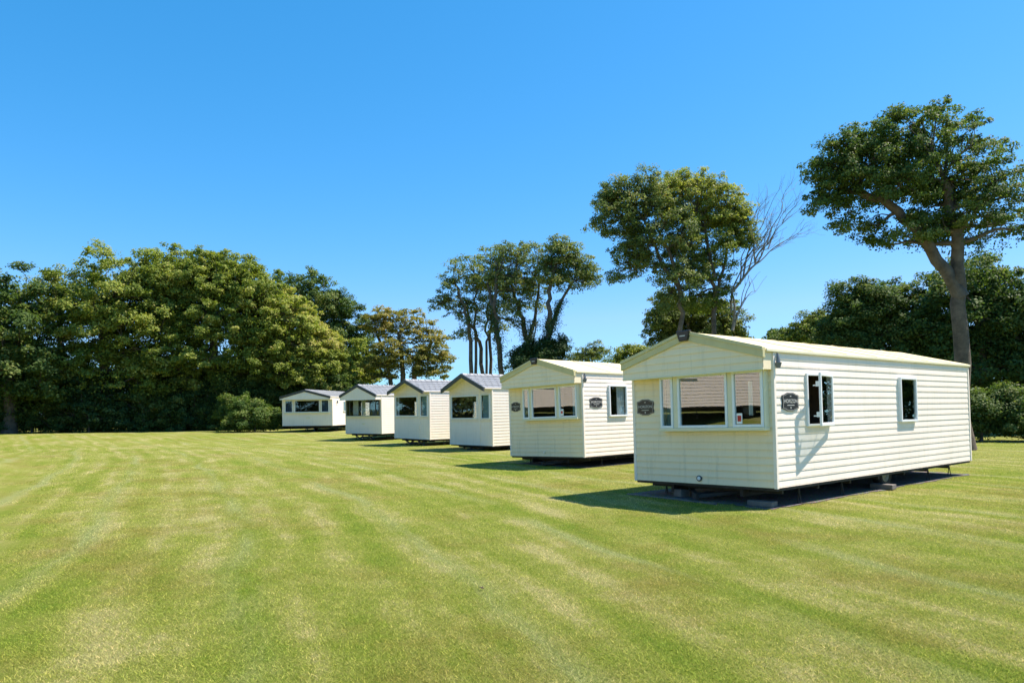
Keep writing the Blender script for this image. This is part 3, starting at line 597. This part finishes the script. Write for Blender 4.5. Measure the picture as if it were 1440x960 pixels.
def tree(name, label, cat, Y, base_px, lobes, leafmat, seed, clumps=60, clump_r=1.0, flat=.55, lpc=260, leaf=.26, trunks=None, tr=.35, barkm=None, group=None, ivy=0, shell=.55, twig=.8, hue=0, fill=.35, dead=None, depth=.8, ivy_h=.6, tone=None):
    """lobes: (px, py, rx, rz in photo px at depth Y[, depth offset m]); trunks: list of lists of photo points"""
    rs = np.random.default_rng(seed); k = Y / 999
    b = PX(base_px, 590, Y); gz = float(ground_z(b.x, Y)) - .05; base = Vector((b.x, Y, gz))
    root = empty(name, base); tag(root, label, cat, group)
    # clump centres
    vol = np.array([l[2] * l[3] for l in lobes], float); vol /= vol.sum(); C = []; D = []; Lb = []
    for li, l in enumerate(lobes):
        m = max(2, int(round(clumps * vol[li]))); p = PX(l[0], l[1], Y); cy = l[4] if len(l) > 4 else 0
        rx, rz = l[2] * k, l[3] * k; ry = min(rx, max(rz, 1.5)) * depth
        best = []
        for _ in range(m):      # spread by best-candidate
            cand = rs.normal(size=(8, 3)); cand /= np.linalg.norm(cand, axis=1, keepdims=True); cand[:, 2] = np.where(cand[:, 2] < -.55, -cand[:, 2], cand[:, 2])
            cand *= (rs.uniform(shell, 1.02, (8, 1)))
            if best: dd = np.min(((cand[:, None] - np.array(best)[None]) ** 2).sum(2), 1); best.append(cand[dd.argmax()])
            else: best.append(cand[0])
        best = np.array(best); C.append(np.array([p.x, Y + cy, p.z]) + best * [rx, ry, rz]); D.append(best)
    C = np.concatenate(C); D = np.concatenate(D); nC = len(C); leaf *= .80; lpc = int(lpc * 1.55)
    # leaves
    cr = clump_r * rs.uniform(.55, 1.35, nC); cr *= 1
    P = []; Nm = []; T = []
    for i in range(nC):
        m = int(lpc * (cr[i] / clump_r) ** 1.7)
        # each clump is made of several small sprays
        q = max(3, int(6 * (cr[i] / clump_r))); sc = rs.normal(size=(q, 3)); sc /= np.linalg.norm(sc, axis=1, keepdims=True); sc *= rs.uniform(.35, .95, (q, 1)); sc[:, 2] *= flat
        idx = rs.integers(0, q, m); d = rs.normal(size=(m, 3)); d /= np.linalg.norm(d, axis=1, keepdims=True)
        rr = rs.uniform(.0, 1, (m, 1)) ** .45; pr = .52
        pos = (sc[idx] + d * rr * [pr, pr, pr * flat]) * cr[i]
        out = pos / (np.linalg.norm(pos, axis=1, keepdims=True) + 1e-6)
        keep = rs.uniform(size=m) < np.where(out[:, 2] < -.3, .6, 1)
        nn = out * .6 + rs.normal(size=(m, 3)) * .55 + [0, 0, .75] + D[i] * .4
        t0 = rs.uniform(.15, .75) if tone is None else np.clip(tone(C[i]) + rs.normal() * .1, 0, 1)
        P.append((C[i] + pos)[keep]); Nm.append(nn[keep]); T.append(np.clip(t0 + rs.normal(size=m) * .2, 0, 1)[keep])
    P = np.concatenate(P); Nm = np.concatenate(Nm); T = np.concatenate(T)
    # interior / filler leaves
    nf = int(len(P) * fill)
    if nf:
        li = rs.choice(len(lobes), nf, p=vol); d = rs.normal(size=(nf, 3)); d /= np.linalg.norm(d, axis=1, keepdims=True); d *= rs.uniform(0, 1, (nf, 1)) ** .5 * .93
        cc = np.array([[*PX(l[0], l[1], Y)] for l in lobes]); cc[:, 1] += [l[4] if len(l) > 4 else 0 for l in lobes]
        rx = np.array([[l[2] * k, min(l[2] * k, max(l[3] * k, 1.5)) * depth, l[3] * k] for l in lobes])
        pf = cc[li] + d * rx[li]; nse = np.sin(pf[:, 0] * 1.9 + seed) + np.sin(pf[:, 2] * 2.3 + seed * 2) + np.sin(pf[:, 1] * 1.7 + pf[:, 0]); kp = nse > -.6
        P = np.concatenate([P, pf[kp]]); Nm = np.concatenate([Nm, (rs.normal(size=(nf, 3)) + [0, 0, .8])[kp]]); T = np.concatenate([T, rs.uniform(.0, .7, nf)[kp]])
    kp = P[:, 2] > gz + .03; P, Nm, T = P[kp], Nm[kp], T[kp]
    leaves('crown', P - np.array(base), Nm, leaf, leafmat, root, T)
    # wood
    mb = MB(); trunks = trunks or [[(base_px, None), (base_px, lobes[0][1] + lobes[0][3] * .3)]]; tops = []; ivp = []
    for ti, tp in enumerate(trunks):
        pts = []
        for (px, py) in tp:
            p = PX(px, py if py is not None else 590, Y)
            if py is None: p.z = gz
            p.y = Y - .5 + (0 if not pts else ((ti % 3) * .5 + rs.normal() * .1) * min(1, len(pts) / 2)) + (0 if tp[0][1] is not None else (ti % 3) * .5 * (not pts)); pts.append(p)
        r0 = tr * (1 if ti == 0 else rs.uniform(.6, .95)); full = []
        for a, c in zip(pts, pts[1:]): 
            for j in range(5): full.append(a.lerp(c, j / 5) + Vector(rs.normal(size=3)) * .05 * (pts[-1] - pts[0]).length / 8)
        full.append(pts[-1]); n = len(full); rad = [r0 * (1.25 if i == 0 else 1) * (1 - .55 * i / n) for i in range(n)]
        mb.tube(full, rad, 10, cap=False)
        for i in range(n // 2, n): tops.append((full[i], rad[i]))
        if ivy:
            for i in range(int(n * ivy_h)):
                m = int(ivy * 90); th = rs.uniform(0, 2 * math.pi, m); r = rad[i] * 1.05 + np.abs(rs.normal(size=m)) * (.22 + .2 * rs.random()); nx = full[min(i + 1, n - 1)]; tt = rs.uniform(0, 1, (m, 1))
                c = np.array(full[i]) * (1 - tt) + np.array(nx) * tt + np.stack([np.cos(th) * r, np.sin(th) * r, rs.normal(size=m) * .12], 1); ivp.append((c, np.stack([np.cos(th), np.sin(th), rs.normal(size=m) * .5 + .3], 1)))
    kk = max(3, int(nC / 9)); cen, lab_ = kmeans(C, kk, rs)
    for i in range(len(cen)):
        mem = np.where(lab_ == i)[0]
        if len(mem) == 0: continue
        target = Vector(cen[i]); dists = [((target - t_[0]).length + max(0, t_[0].z - target.z) * 1.5) for t_ in tops]; s, r = tops[int(np.argmin(dists))]
        r = r * .55; tgt = s.lerp(target, .75); pl = limb(mb, s, tgt, r, r * .35, .06, 6, 7, .04, rs)
        for mm in mem:
            if rs.random() > twig: continue
            st_ = pl[rs.integers(2, len(pl))]; limb(mb, st_, Vector(C[mm]) , max(.012 * Y / 25, r * .3), .008 * Y / 25, .07, 4, 5, .03, rs)
    for v in range(len(mb.v)): mb.v[v] = tuple(Vector(mb.v[v]) - base)
    mb.build('trunk', barkm or BARK, root, smooth=True)
    if ivp:
        c = np.concatenate([a for a, _ in ivp]); nn = np.concatenate([a for _, a in ivp]); leaves('ivy', c - np.array(base), nn, leaf * .8, L_IVY, root, np.clip(rs.normal(.45, .25, len(c)), 0, 1))
    if dead:
        mb = MB()
        def grow(p, d, L, r, lv):
            q = p + d * L; pts = limb(mb, p, q, r, r * .5, .05, 5, 6, .02, rs)
            if lv <= 0: return
            for j in range(3 if lv > 1 else 3):
                s = pts[rs.integers(2, 6)] if j else pts[-1]
                nd = (d + Vector((rs.normal() * .45, rs.normal() * .3, rs.normal() * .35 + .12))).normalized(); grow(s, nd, L * rs.uniform(.55, .85), r * .5, lv - 1)
        for (pa, pb, r, lv) in dead:
            a = PX(*pa, Y); c = PX(*pb, Y); d = c - a; grow(a, d.normalized(), d.length, r, lv)
        for v in range(len(mb.v)): mb.v[v] = tuple(Vector(mb.v[v]) - base)
        mb.build('dead_branch', BARKG, root, smooth=True)
    return root

WG = 'woodland trees behind the farthest caravans'
# big sycamores at the left
tree('sycamore_tree', 'tallest broad sycamore at the far left end of the wood', 'tree', 62, 300, [(290,432,92,82), (240,430,78,80,1), (350,446,84,78,-1), (385,466,58,66,0), (270,405,70,57,-.5), (322,412,70,54,-1), (300,500,110,60,-2), (250,530,80,45,-1)], L_SYC, 3, clumps=620, clump_r=.72, flat=.62, lpc=200, leaf=.24, tr=.5, group=WG, fill=.3,
     trunks=[[(300, None), (305, 520), (300, 430)], [(262, None), (255, 540), (250, 450)], [(345, None), (350, 540), (362, 460)]])
tree('sycamore_tree', 'yellow green sycamore whose crown slopes down above the farthest caravan', 'tree', 65, 425, [(392,470,66,62), (446,508,52,46), (405,522,78,46,-2)], L_SYC, 4, clumps=400, clump_r=.72, flat=.62, lpc=200, leaf=.24, tr=.42, group=WG,
     trunks=[[(410, None), (415, 530), (408, 450)], [(455, None), (460, 530), (470, 480)]], tone=lambda c: .5 if c[2] < 7 else .85)
tree('oak_tree', 'dark green rounded tree rising behind the yellow green sycamore', 'tree', 74, 440, [(428,438,60,56), (470,462,44,54), (500,508,32,50), (440,520,60,50)], L_DARK, 5, clumps=220, clump_r=.95, flat=.6, lpc=210, leaf=.27, tr=.42, group=WG)
tree('sycamore_tree', 'smaller green tree in the dip between the wood and the golden tree', 'tree', 70, 502, [(500,520,30,36), (480,545,40,30,-2)], L_SYC, 6, clumps=60, clump_r=.95, flat=.5, lpc=280, leaf=.27, tr=.3, group=WG)
tree('sycamore_tree', 'sycamore beyond the left edge of the photo, tall and full', 'tree', 60, 140, [(160,430,95,85), (90,470,85,80), (205,460,75,85), (140,530,110,50,-1)], L_SYC, 8, clumps=280, clump_r=.95, flat=.6, lpc=200, leaf=.26, tr=.5, group=WG, fill=.25,
     trunks=[[(150, None), (150, 520), (150, 430)], [(95, None), (90, 540), (85, 460)]])
tree('oak_tree', 'dark tree standing at the extreme left end of the wood', 'tree', 58, 20, [(20,470,85,90), (-60,500,80,90), (30,540,90,50,-1)], L_DARK, 9, clumps=120, clump_r=1.25, flat=.55, lpc=280, leaf=.3, tr=.5, group=WG)
# understorey at the foot of the wood
ub = [(-40, 55, 60, 'oak'), (50, 55.5, 62, ''), (130, 55, 58, ''), (205, 56, 60, ''), (262, 57, 52, ''), (322, 57, 48, '')]
ul = ['dark bush at the extreme left edge of the field', 'broad dark bush, second from the left edge', 'dark bush, third from the left edge', 'dark bush under the sycamores, fourth from the left edge', 'dark thick bush just left of the dark thicket beside the light bush', 'dark thicket to the left of the light bush']
for i, (px, yy, r, _) in enumerate(ub):
    tree('bush', ul[i], 'bush', yy + 3, px, [(px, 582, r * 1.05, 28), (px - 15, 556, r * .8, 34, 1.2), (px + 26, 560, r * .7, 34, 1.5), (px, 597, r * 1.3, 12)], L_DARK if i % 2 else L_IVY, 20 + i, clumps=80, clump_r=.8, flat=.7, lpc=260, leaf=.2, tr=.09, group='bushes at the foot of the wood', fill=.5, shell=.6)
tree('bush', 'light green rounded bush immediately left of the farthest caravan', 'bush', 53.5, 362, [(364,590,32,20), (350,578,26,16,.5), (384,594,14,13), (345,594,28,14,-.3), (325,580,26,26,1.5)], L_SHR, 31, clumps=95, clump_r=.5, flat=.8, lpc=230, leaf=.15, tr=.07, fill=.6, shell=.7)
tree('bush', 'dark tall shrub behind the farthest caravan and the light bush', 'bush', 63.5, 420, [(400,560,60,30), (470,560,50,30), (440,580,80,22)], L_DARK, 32, clumps=80, clump_r=.9, flat=.7, lpc=260, leaf=.24, tr=.1, fill=.5)
tree('bush', 'low dark bush filling the gap below the golden tree', 'bush', 68, 540, [(540,566,60,24), (600,572,50,18), (500,570,40,22)], L_DARK, 33, clumps=70, clump_r=.9, flat=.7, lpc=230, leaf=.24, tr=.1, fill=.5)
for i, px in enumerate((-30, 60, 150, 235, 315, 390)):
    tree('bush', 'dark thicket deep in the shade of the wood, ' + ('farthest left', 'second from the left', 'third from the left', 'fourth from the left', 'fifth from the left', 'behind the light bush')[i], 'bush', 68, px, [(px, 560, 60, 44), (px + 10, 530, 45, 30), (px, 592, 75, 14)], L_IVY, 90 + i, clumps=40, clump_r=1.3, flat=.7, lpc=230, leaf=.34, tr=.1, group='thickets inside the wood', fill=.5, twig=.2)
# golden sycamore
tree('sycamore_tree', 'golden brown sycamore between the wood and the tall bare stemmed trees', 'tree', 66, 572, [(565,460,48,28), (530,455,24,22), (608,492,30,30), (560,505,45,30,-1), (606,520,32,20), (535,520,26,30), (622,505,20,12)], L_GOLD, 41, clumps=210, clump_r=.68, flat=.42, lpc=110, leaf=.22, tr=.32, fill=.32, shell=.35,
     trunks=[[(568, None), (568, 540), (562, 470)], [(552, None), (549, 530), (530, 470)], [(575, None), (583, 520), (606, 480)]], tone=lambda c: .35 + .35 * min(1, max(0, (c[2] - 5) / 6)))
# tall ash group
AG = 'tall slender ash trees in the middle of the skyline'
tree('ash_tree', 'tall ash with two bare pale stems, leftmost of its row', 'tree', 58, 664, [(655,385,26,26), (634,412,22,24), (672,420,26,28), (648,440,22,18), (668,455,22,12), (622,428,16,14), (650,470,18,8)], L_ASH, 51, clumps=100, clump_r=.6, flat=.6, lpc=78, leaf=.19, tr=.19, fill=.08, shell=.2, twig=.95, group=AG,
     trunks=[[(665, None), (663, 480), (655, 440), (640, 400)], [(668, None), (667, 480), (668, 455), (672, 400)]], barkm=BARK)
tree('ash_tree', 'ash with slim dark forked stem between the bare stemmed and the ivy clad one', 'tree', 60, 682, [(690,372,26,26), (678,400,22,24), (700,410,20,26), (690,440,20,16), (700,462,16,10)], L_ASH, 52, clumps=80, clump_r=.6, flat=.6, lpc=78, leaf=.19, tr=.19, fill=.08, shell=.2, twig=.95, group=AG,
     trunks=[[(681, None), (678, 490), (662, 455), (652, 420)], [(684, None), (683, 490), (684, 450), (690, 395)], [(691, None), (689, 480), (692, 420)]])
tree('ash_tree', 'ash with a leaning stem wrapped in green ivy', 'tree', 57, 712, [(716,365,26,24), (700,395,22,24), (726,405,20,30), (712,430,18,18), (724,452,16,12)], L_ASH, 53, clumps=85, clump_r=.62, flat=.6, lpc=82, leaf=.19, tr=.24, fill=.08, shell=.2, twig=.95, ivy=1.6, ivy_h=.62, group=AG,
     trunks=[[(712, None), (702, 495), (696, 440), (698, 390)], [(700, 480), (694, 440), (686, 400)]])
tree('ash_tree', 'ash forking high above a mass of dark ivy', 'tree', 58, 740, [(742,362,28,24), (730,392,22,26), (755,395,22,30), (744,425,22,22), (738,515,22,22)], L_ASH, 54, clumps=90, clump_r=.64, flat=.6, lpc=86, leaf=.19, tr=.26, fill=.08, shell=.2, twig=.95, ivy=2.2, ivy_h=.5, group=AG,
     trunks=[[(742, None), (742, 480), (728, 430), (718, 400)], [(742, 485), (752, 450), (758, 400)]])
tree('ash_tree', 'rightmost ash of the row with a domed crown and ivy up its fork', 'tree', 56, 770, [(788,362,30,26), (812,378,26,26), (775,390,24,28), (805,400,28,16), (830,388,12,14), (783,345,18,12)], L_ASH, 55, clumps=120, clump_r=.66, flat=.6, lpc=100, leaf=.19, tr=.27, fill=.12, shell=.25, twig=.95, ivy=2.6, ivy_h=.55, group=AG,
     trunks=[[(768, None), (771, 480), (770, 430), (778, 385)], [(772, 470), (786, 430), (806, 395)]])
tree('ivy_bush', 'round dark bush at the foot of the rightmost ash', 'bush', 55.5, 765, [(770,500,24,26), (742,508,26,24), (790,488,10,12)], L_IVY, 56, clumps=60, clump_r=.6, flat=.8, lpc=200, leaf=.19, tr=.1, fill=.5)
# big round-headed tree behind the nearest two
tree('ash_tree', 'large tree with a heavy domed crown, bare dead limbs on its right', 'tree', 42, 958, [(905,280,50,38), (870,310,38,40), (930,330,52,55), (885,352,30,34), (868,392,11,18), (902,375,25,20), (960,385,40,38), (945,425,22,20), (862,278,26,24)], L_ASH, 61, clumps=330, clump_r=.54, flat=.65, lpc=135, leaf=.15, tr=.17, fill=.05, shell=.3, twig=.9,
     trunks=[[(955, None), (956, 440), (950, 390), (925, 330)], [(956, 410), (930, 375), (905, 310)]])
tree('sycamore_tree', 'large yellow topped sycamore growing beside the domed tree', 'tree', 43, 1004, [(975,285,55,45), (1015,300,38,46), (985,340,55,45), (1000,385,35,40), (1035,330,24,40), (950,265,40,25), (985,425,34,22), (1012,425,22,26), (1048,335,16,30), (1040,300,18,20)], L_LIME, 62, clumps=330, clump_r=.54, flat=.6, lpc=135, leaf=.15, tr=.17, fill=.05, shell=.3, twig=.9,
     trunks=[[(1005, None), (1003, 440), (1000, 390), (990, 330)], [(1003, 420), (1015, 380), (1030, 320)]], tone=lambda c: .15 + .55 * min(1, max(0, (c[2] - 8.5) / 6)),
     dead=[((1030, 465), (1028, 410), .10, 0), ((1028, 412), (1062, 372), .10, 3), ((1062, 372), (1085, 320), .06, 3), ((1040, 400), (1048, 350), .05, 3), ((1050, 330), (1065, 295), .04, 2), ((1030, 465), (1047, 420), .06, 2), ((1062, 372), (1095, 345), .05, 3), ((1045, 390), (1062, 330), .06, 3), ((1080, 350), (1100, 315), .04, 2), ((1028, 440), (1040, 385), .07, 2)])
tree('sycamore_tree', 'lower bushy green tree standing under the big domed crowns', 'tree', 47, 965, [(950,440,38,32), (932,458,30,25), (1000,450,40,32), (1027,466,28,22), (975,480,65,25)], L_ASH, 63, clumps=150, clump_r=.65, flat=.6, lpc=240, leaf=.17, tr=.2, fill=.4)
# small far crowns
tree('young_tree', 'small thin pale tree top above the roof of the second caravan', 'tree', 70, 832, [(832,500,26,12), (838,492,10,10), (815,508,16,12)], L_ASH, 71, clumps=40, clump_r=.7, flat=.6, lpc=90, leaf=.22, tr=.15, fill=.05, shell=.2, group='small tree tops behind the caravans')
tree('young_tree', 'low green tree top beside the ridge of the nearest caravan', 'tree', 66, 893, [(893,502,24,16), (880,510,22,16), (915,505,16,16)], L_LIME, 72, clumps=50, clump_r=.8, flat=.6, lpc=160, leaf=.24, tr=.15, fill=.3, group='small tree tops behind the caravans')
tree('hawthorn_tree', 'small grey green tree above the nearest roof at its middle', 'tree', 52, 1098, [(1095,478,18,16), (1115,482,20,16)], L_SHR, 73, clumps=50, clump_r=.65, flat=.6, lpc=180, leaf=.2, tr=.15, fill=.3)
tree('sycamore_tree', 'yellow green tree behind the nearest roof, left of the dark tree', 'tree', 50, 1140, [(1145,462,24,22), (1130,478,28,20), (1165,480,25,25)], L_LIME, 74, clumps=80, clump_r=.7, flat=.5, lpc=220, leaf=.2, tr=.2, fill=.3)
tree('oak_tree', 'dark dense tree at the right behind the nearest roof', 'tree', 42, 1225, [(1215,440,45,45), (1190,460,32,38), (1260,450,60,55), (1230,490,80,40)], L_DARK, 75, clumps=190, clump_r=.8, flat=.6, lpc=250, leaf=.19, tr=.35, fill=.4)
tree('oak_tree', 'dark dense tree farther right behind the end of the nearest caravan', 'tree', 40, 1370, [(1370,430,80,70), (1430,460,70,70), (1320,480,60,50), (1380,520,100,50), (1460,520,80,60)], L_DARK, 76, clumps=230, clump_r=.9, flat=.6, lpc=250, leaf=.22, tr=.4, fill=.4)
tree('oak_tree', 'overhanging oak on the right whose leafy branch reaches in high up', 'tree', 27, 1340, [(1240,255,88,62), (1180,235,42,38), (1165,282,34,24), (1152,250,22,10), (1192,312,22,18), (1300,230,100,85), (1370,300,80,80), (1270,330,60,30), (1200,205,40,24)], L_DARK, 77, clumps=300, clump_r=.48, flat=.6, lpc=210, leaf=.125, tr=.30, fill=.18, shell=.45, twig=.95,
     trunks=[[(1345, None), (1340, 430), (1330, 330), (1320, 260)], [(1340, 420), (1290, 330), (1240, 280), (1190, 265)]])
for i, (px, yy) in enumerate(((1300, 34), (1370, 33), (1450, 32))):
    tree('bush', ['green hedge bush behind the rear end of the nearest caravan', 'green hedge bush by the right edge of the field', 'green hedge bush at the extreme right of the field'][i], 'bush', yy, px, [(px, 590, 55, 32), (px - 18, 565, 36, 26, .8)], L_DARK, 80 + i, clumps=60, clump_r=.6, flat=.8, lpc=260, leaf=.15, tr=.08, fill=.5, group='hedge bushes at the right')

def copy_tree(src, loc, rz, sc, lab, grp):
    r = src.copy(); col.objects.link(r); r.location = loc; r.rotation_euler = (0, 0, rz); r.scale = (sc, sc, sc); r['label'] = lab; r['group'] = grp
    for ch in src.children: c = ch.copy(); col.objects.link(c); c.parent = r
roots = [o for o in bpy.data.objects if o.parent is None and o.get('category') == 'tree']
src1 = next(o for o in roots if 'extreme left end' in o['label']); src2 = next(o for o in roots if 'beyond the left edge' in o['label'])
for i, (x, y, sr, rz, sc, lab) in enumerate(((-46, 44, src1, 1.0, .9, 'dark tree of the side wood, outside the left edge, farthest'), (-44, 33, src2, 2.2, .85, 'full sycamore of the side wood, outside the left edge, second farthest'),
        (-41, 24, src1, 3.1, .85, 'dark tree of the side wood, outside the left edge, behind the opposite caravans'), (-38, 14, src2, 4.4, .85, 'full sycamore of the side wood, outside the left edge, second nearest'), (-36, 3, src1, 5.2, .85, 'dark tree of the side wood, outside the left edge, nearest'),
        (48, 40, src1, .5, .8, 'dark tree outside the right edge of the view, farthest'), (37, 30, src1, 2.5, .75, 'dark tree outside the right edge of the view, second farthest'), (36, 22, src2, 3.5, .7, 'sycamore outside the right edge of the view, between two dark trees'), (45, 31, src1, .9, .8, 'dark tree outside the right edge of the view, set back behind the others'), (50, 17, src2, 1.5, .8, 'full sycamore outside the right edge of the view, nearer one'))):
    copy_tree(sr, (x, y, float(ground_z(x, y))), rz, sc, lab, 'trees outside the view')

bsrc = [o for o in bpy.data.objects if o.parent is None and 'dark thicket deep' in (o.get('label') or '')]
for i, (x, y) in enumerate(((-47, 47), (-45, 40), (-43, 33), (-42, 26), (-40, 19), (-38, 12), (-36, 5), (36, 34), (35, 27), (33, 20))):
    copy_tree(bsrc[i % 5], (x, y, float(ground_z(x, y)) - .5), 1.3 + i, 1, ('thicket of the side wood outside the left edge, number ' if i < 7 else 'thicket outside the right edge, number ') + ('one', 'two', 'three', 'four', 'five', 'six', 'seven', 'one', 'two', 'three')[i] + ' from the far end', 'thickets outside the view')

# ------------------------------------------------------------------ grass blades on the nearer lawn
def grass():
    rs = np.random.default_rng(5); n = 1200000
    # density falls with distance from where the lawn is seen
    y = 3.2 * (46 / 3.2) ** rs.uniform(0, 1, n); x = rs.uniform(-.86, .86, n) * (y + .8); z = ground_z(x, y)
    keep = rs.uniform(0, 1, n) < np.clip(1.15 - (y / 42) ** 1.0, 0, 1) ** 1.5
    for c in (c1, c2):      # none on the bare pads
        iv = c['rot'].inverted(); lx = (x - c['O'].x) * iv[0][0] + (y - c['O'].y) * iv[0][1]; ly = (x - c['O'].x) * iv[1][0] + (y - c['O'].y) * iv[1][1]
        edge = .12 * np.sin(lx * 5 + ly * 3) + .08 * np.sin(lx * 13); keep &= ~((lx > -c['H'] - .05 + edge) & (lx < c['H'] - .03 + edge) & (ly > -.02 + edge) & (ly < c['Len'] - .1))
    x, y, z = x[keep], y[keep], z[keep]; n = len(x)
    dist = y / 4.0; hgt = rs.uniform(.009, .023, n) * (1 + .06 * dist); wid = .0025 * (.8 + .40 * dist) * rs.uniform(.7, 1.3, n)
    a = rs.uniform(0, 2 * np.pi, n); lean = rs.uniform(.5, 1.9, n) * hgt; la = rs.uniform(0, 2 * np.pi, n)
    b = np.stack([x, y, z - .002], 1); w = np.stack([np.cos(a) * wid, np.sin(a) * wid, np.zeros(n)], 1); tip = b + np.stack([np.cos(la) * lean, np.sin(la) * lean, hgt], 1)
    V = np.stack([b - w, b + w, tip], 1).reshape(-1, 3)
    o = npmesh('grass', V, np.arange(3 * n).reshape(n, 3), BLADE, None, dict(tint=np.repeat(rs.uniform(0, 1, n), 3))); tag(o, 'short mown green and straw coloured grass of the lawn', 'grass', kind='stuff')
grass()
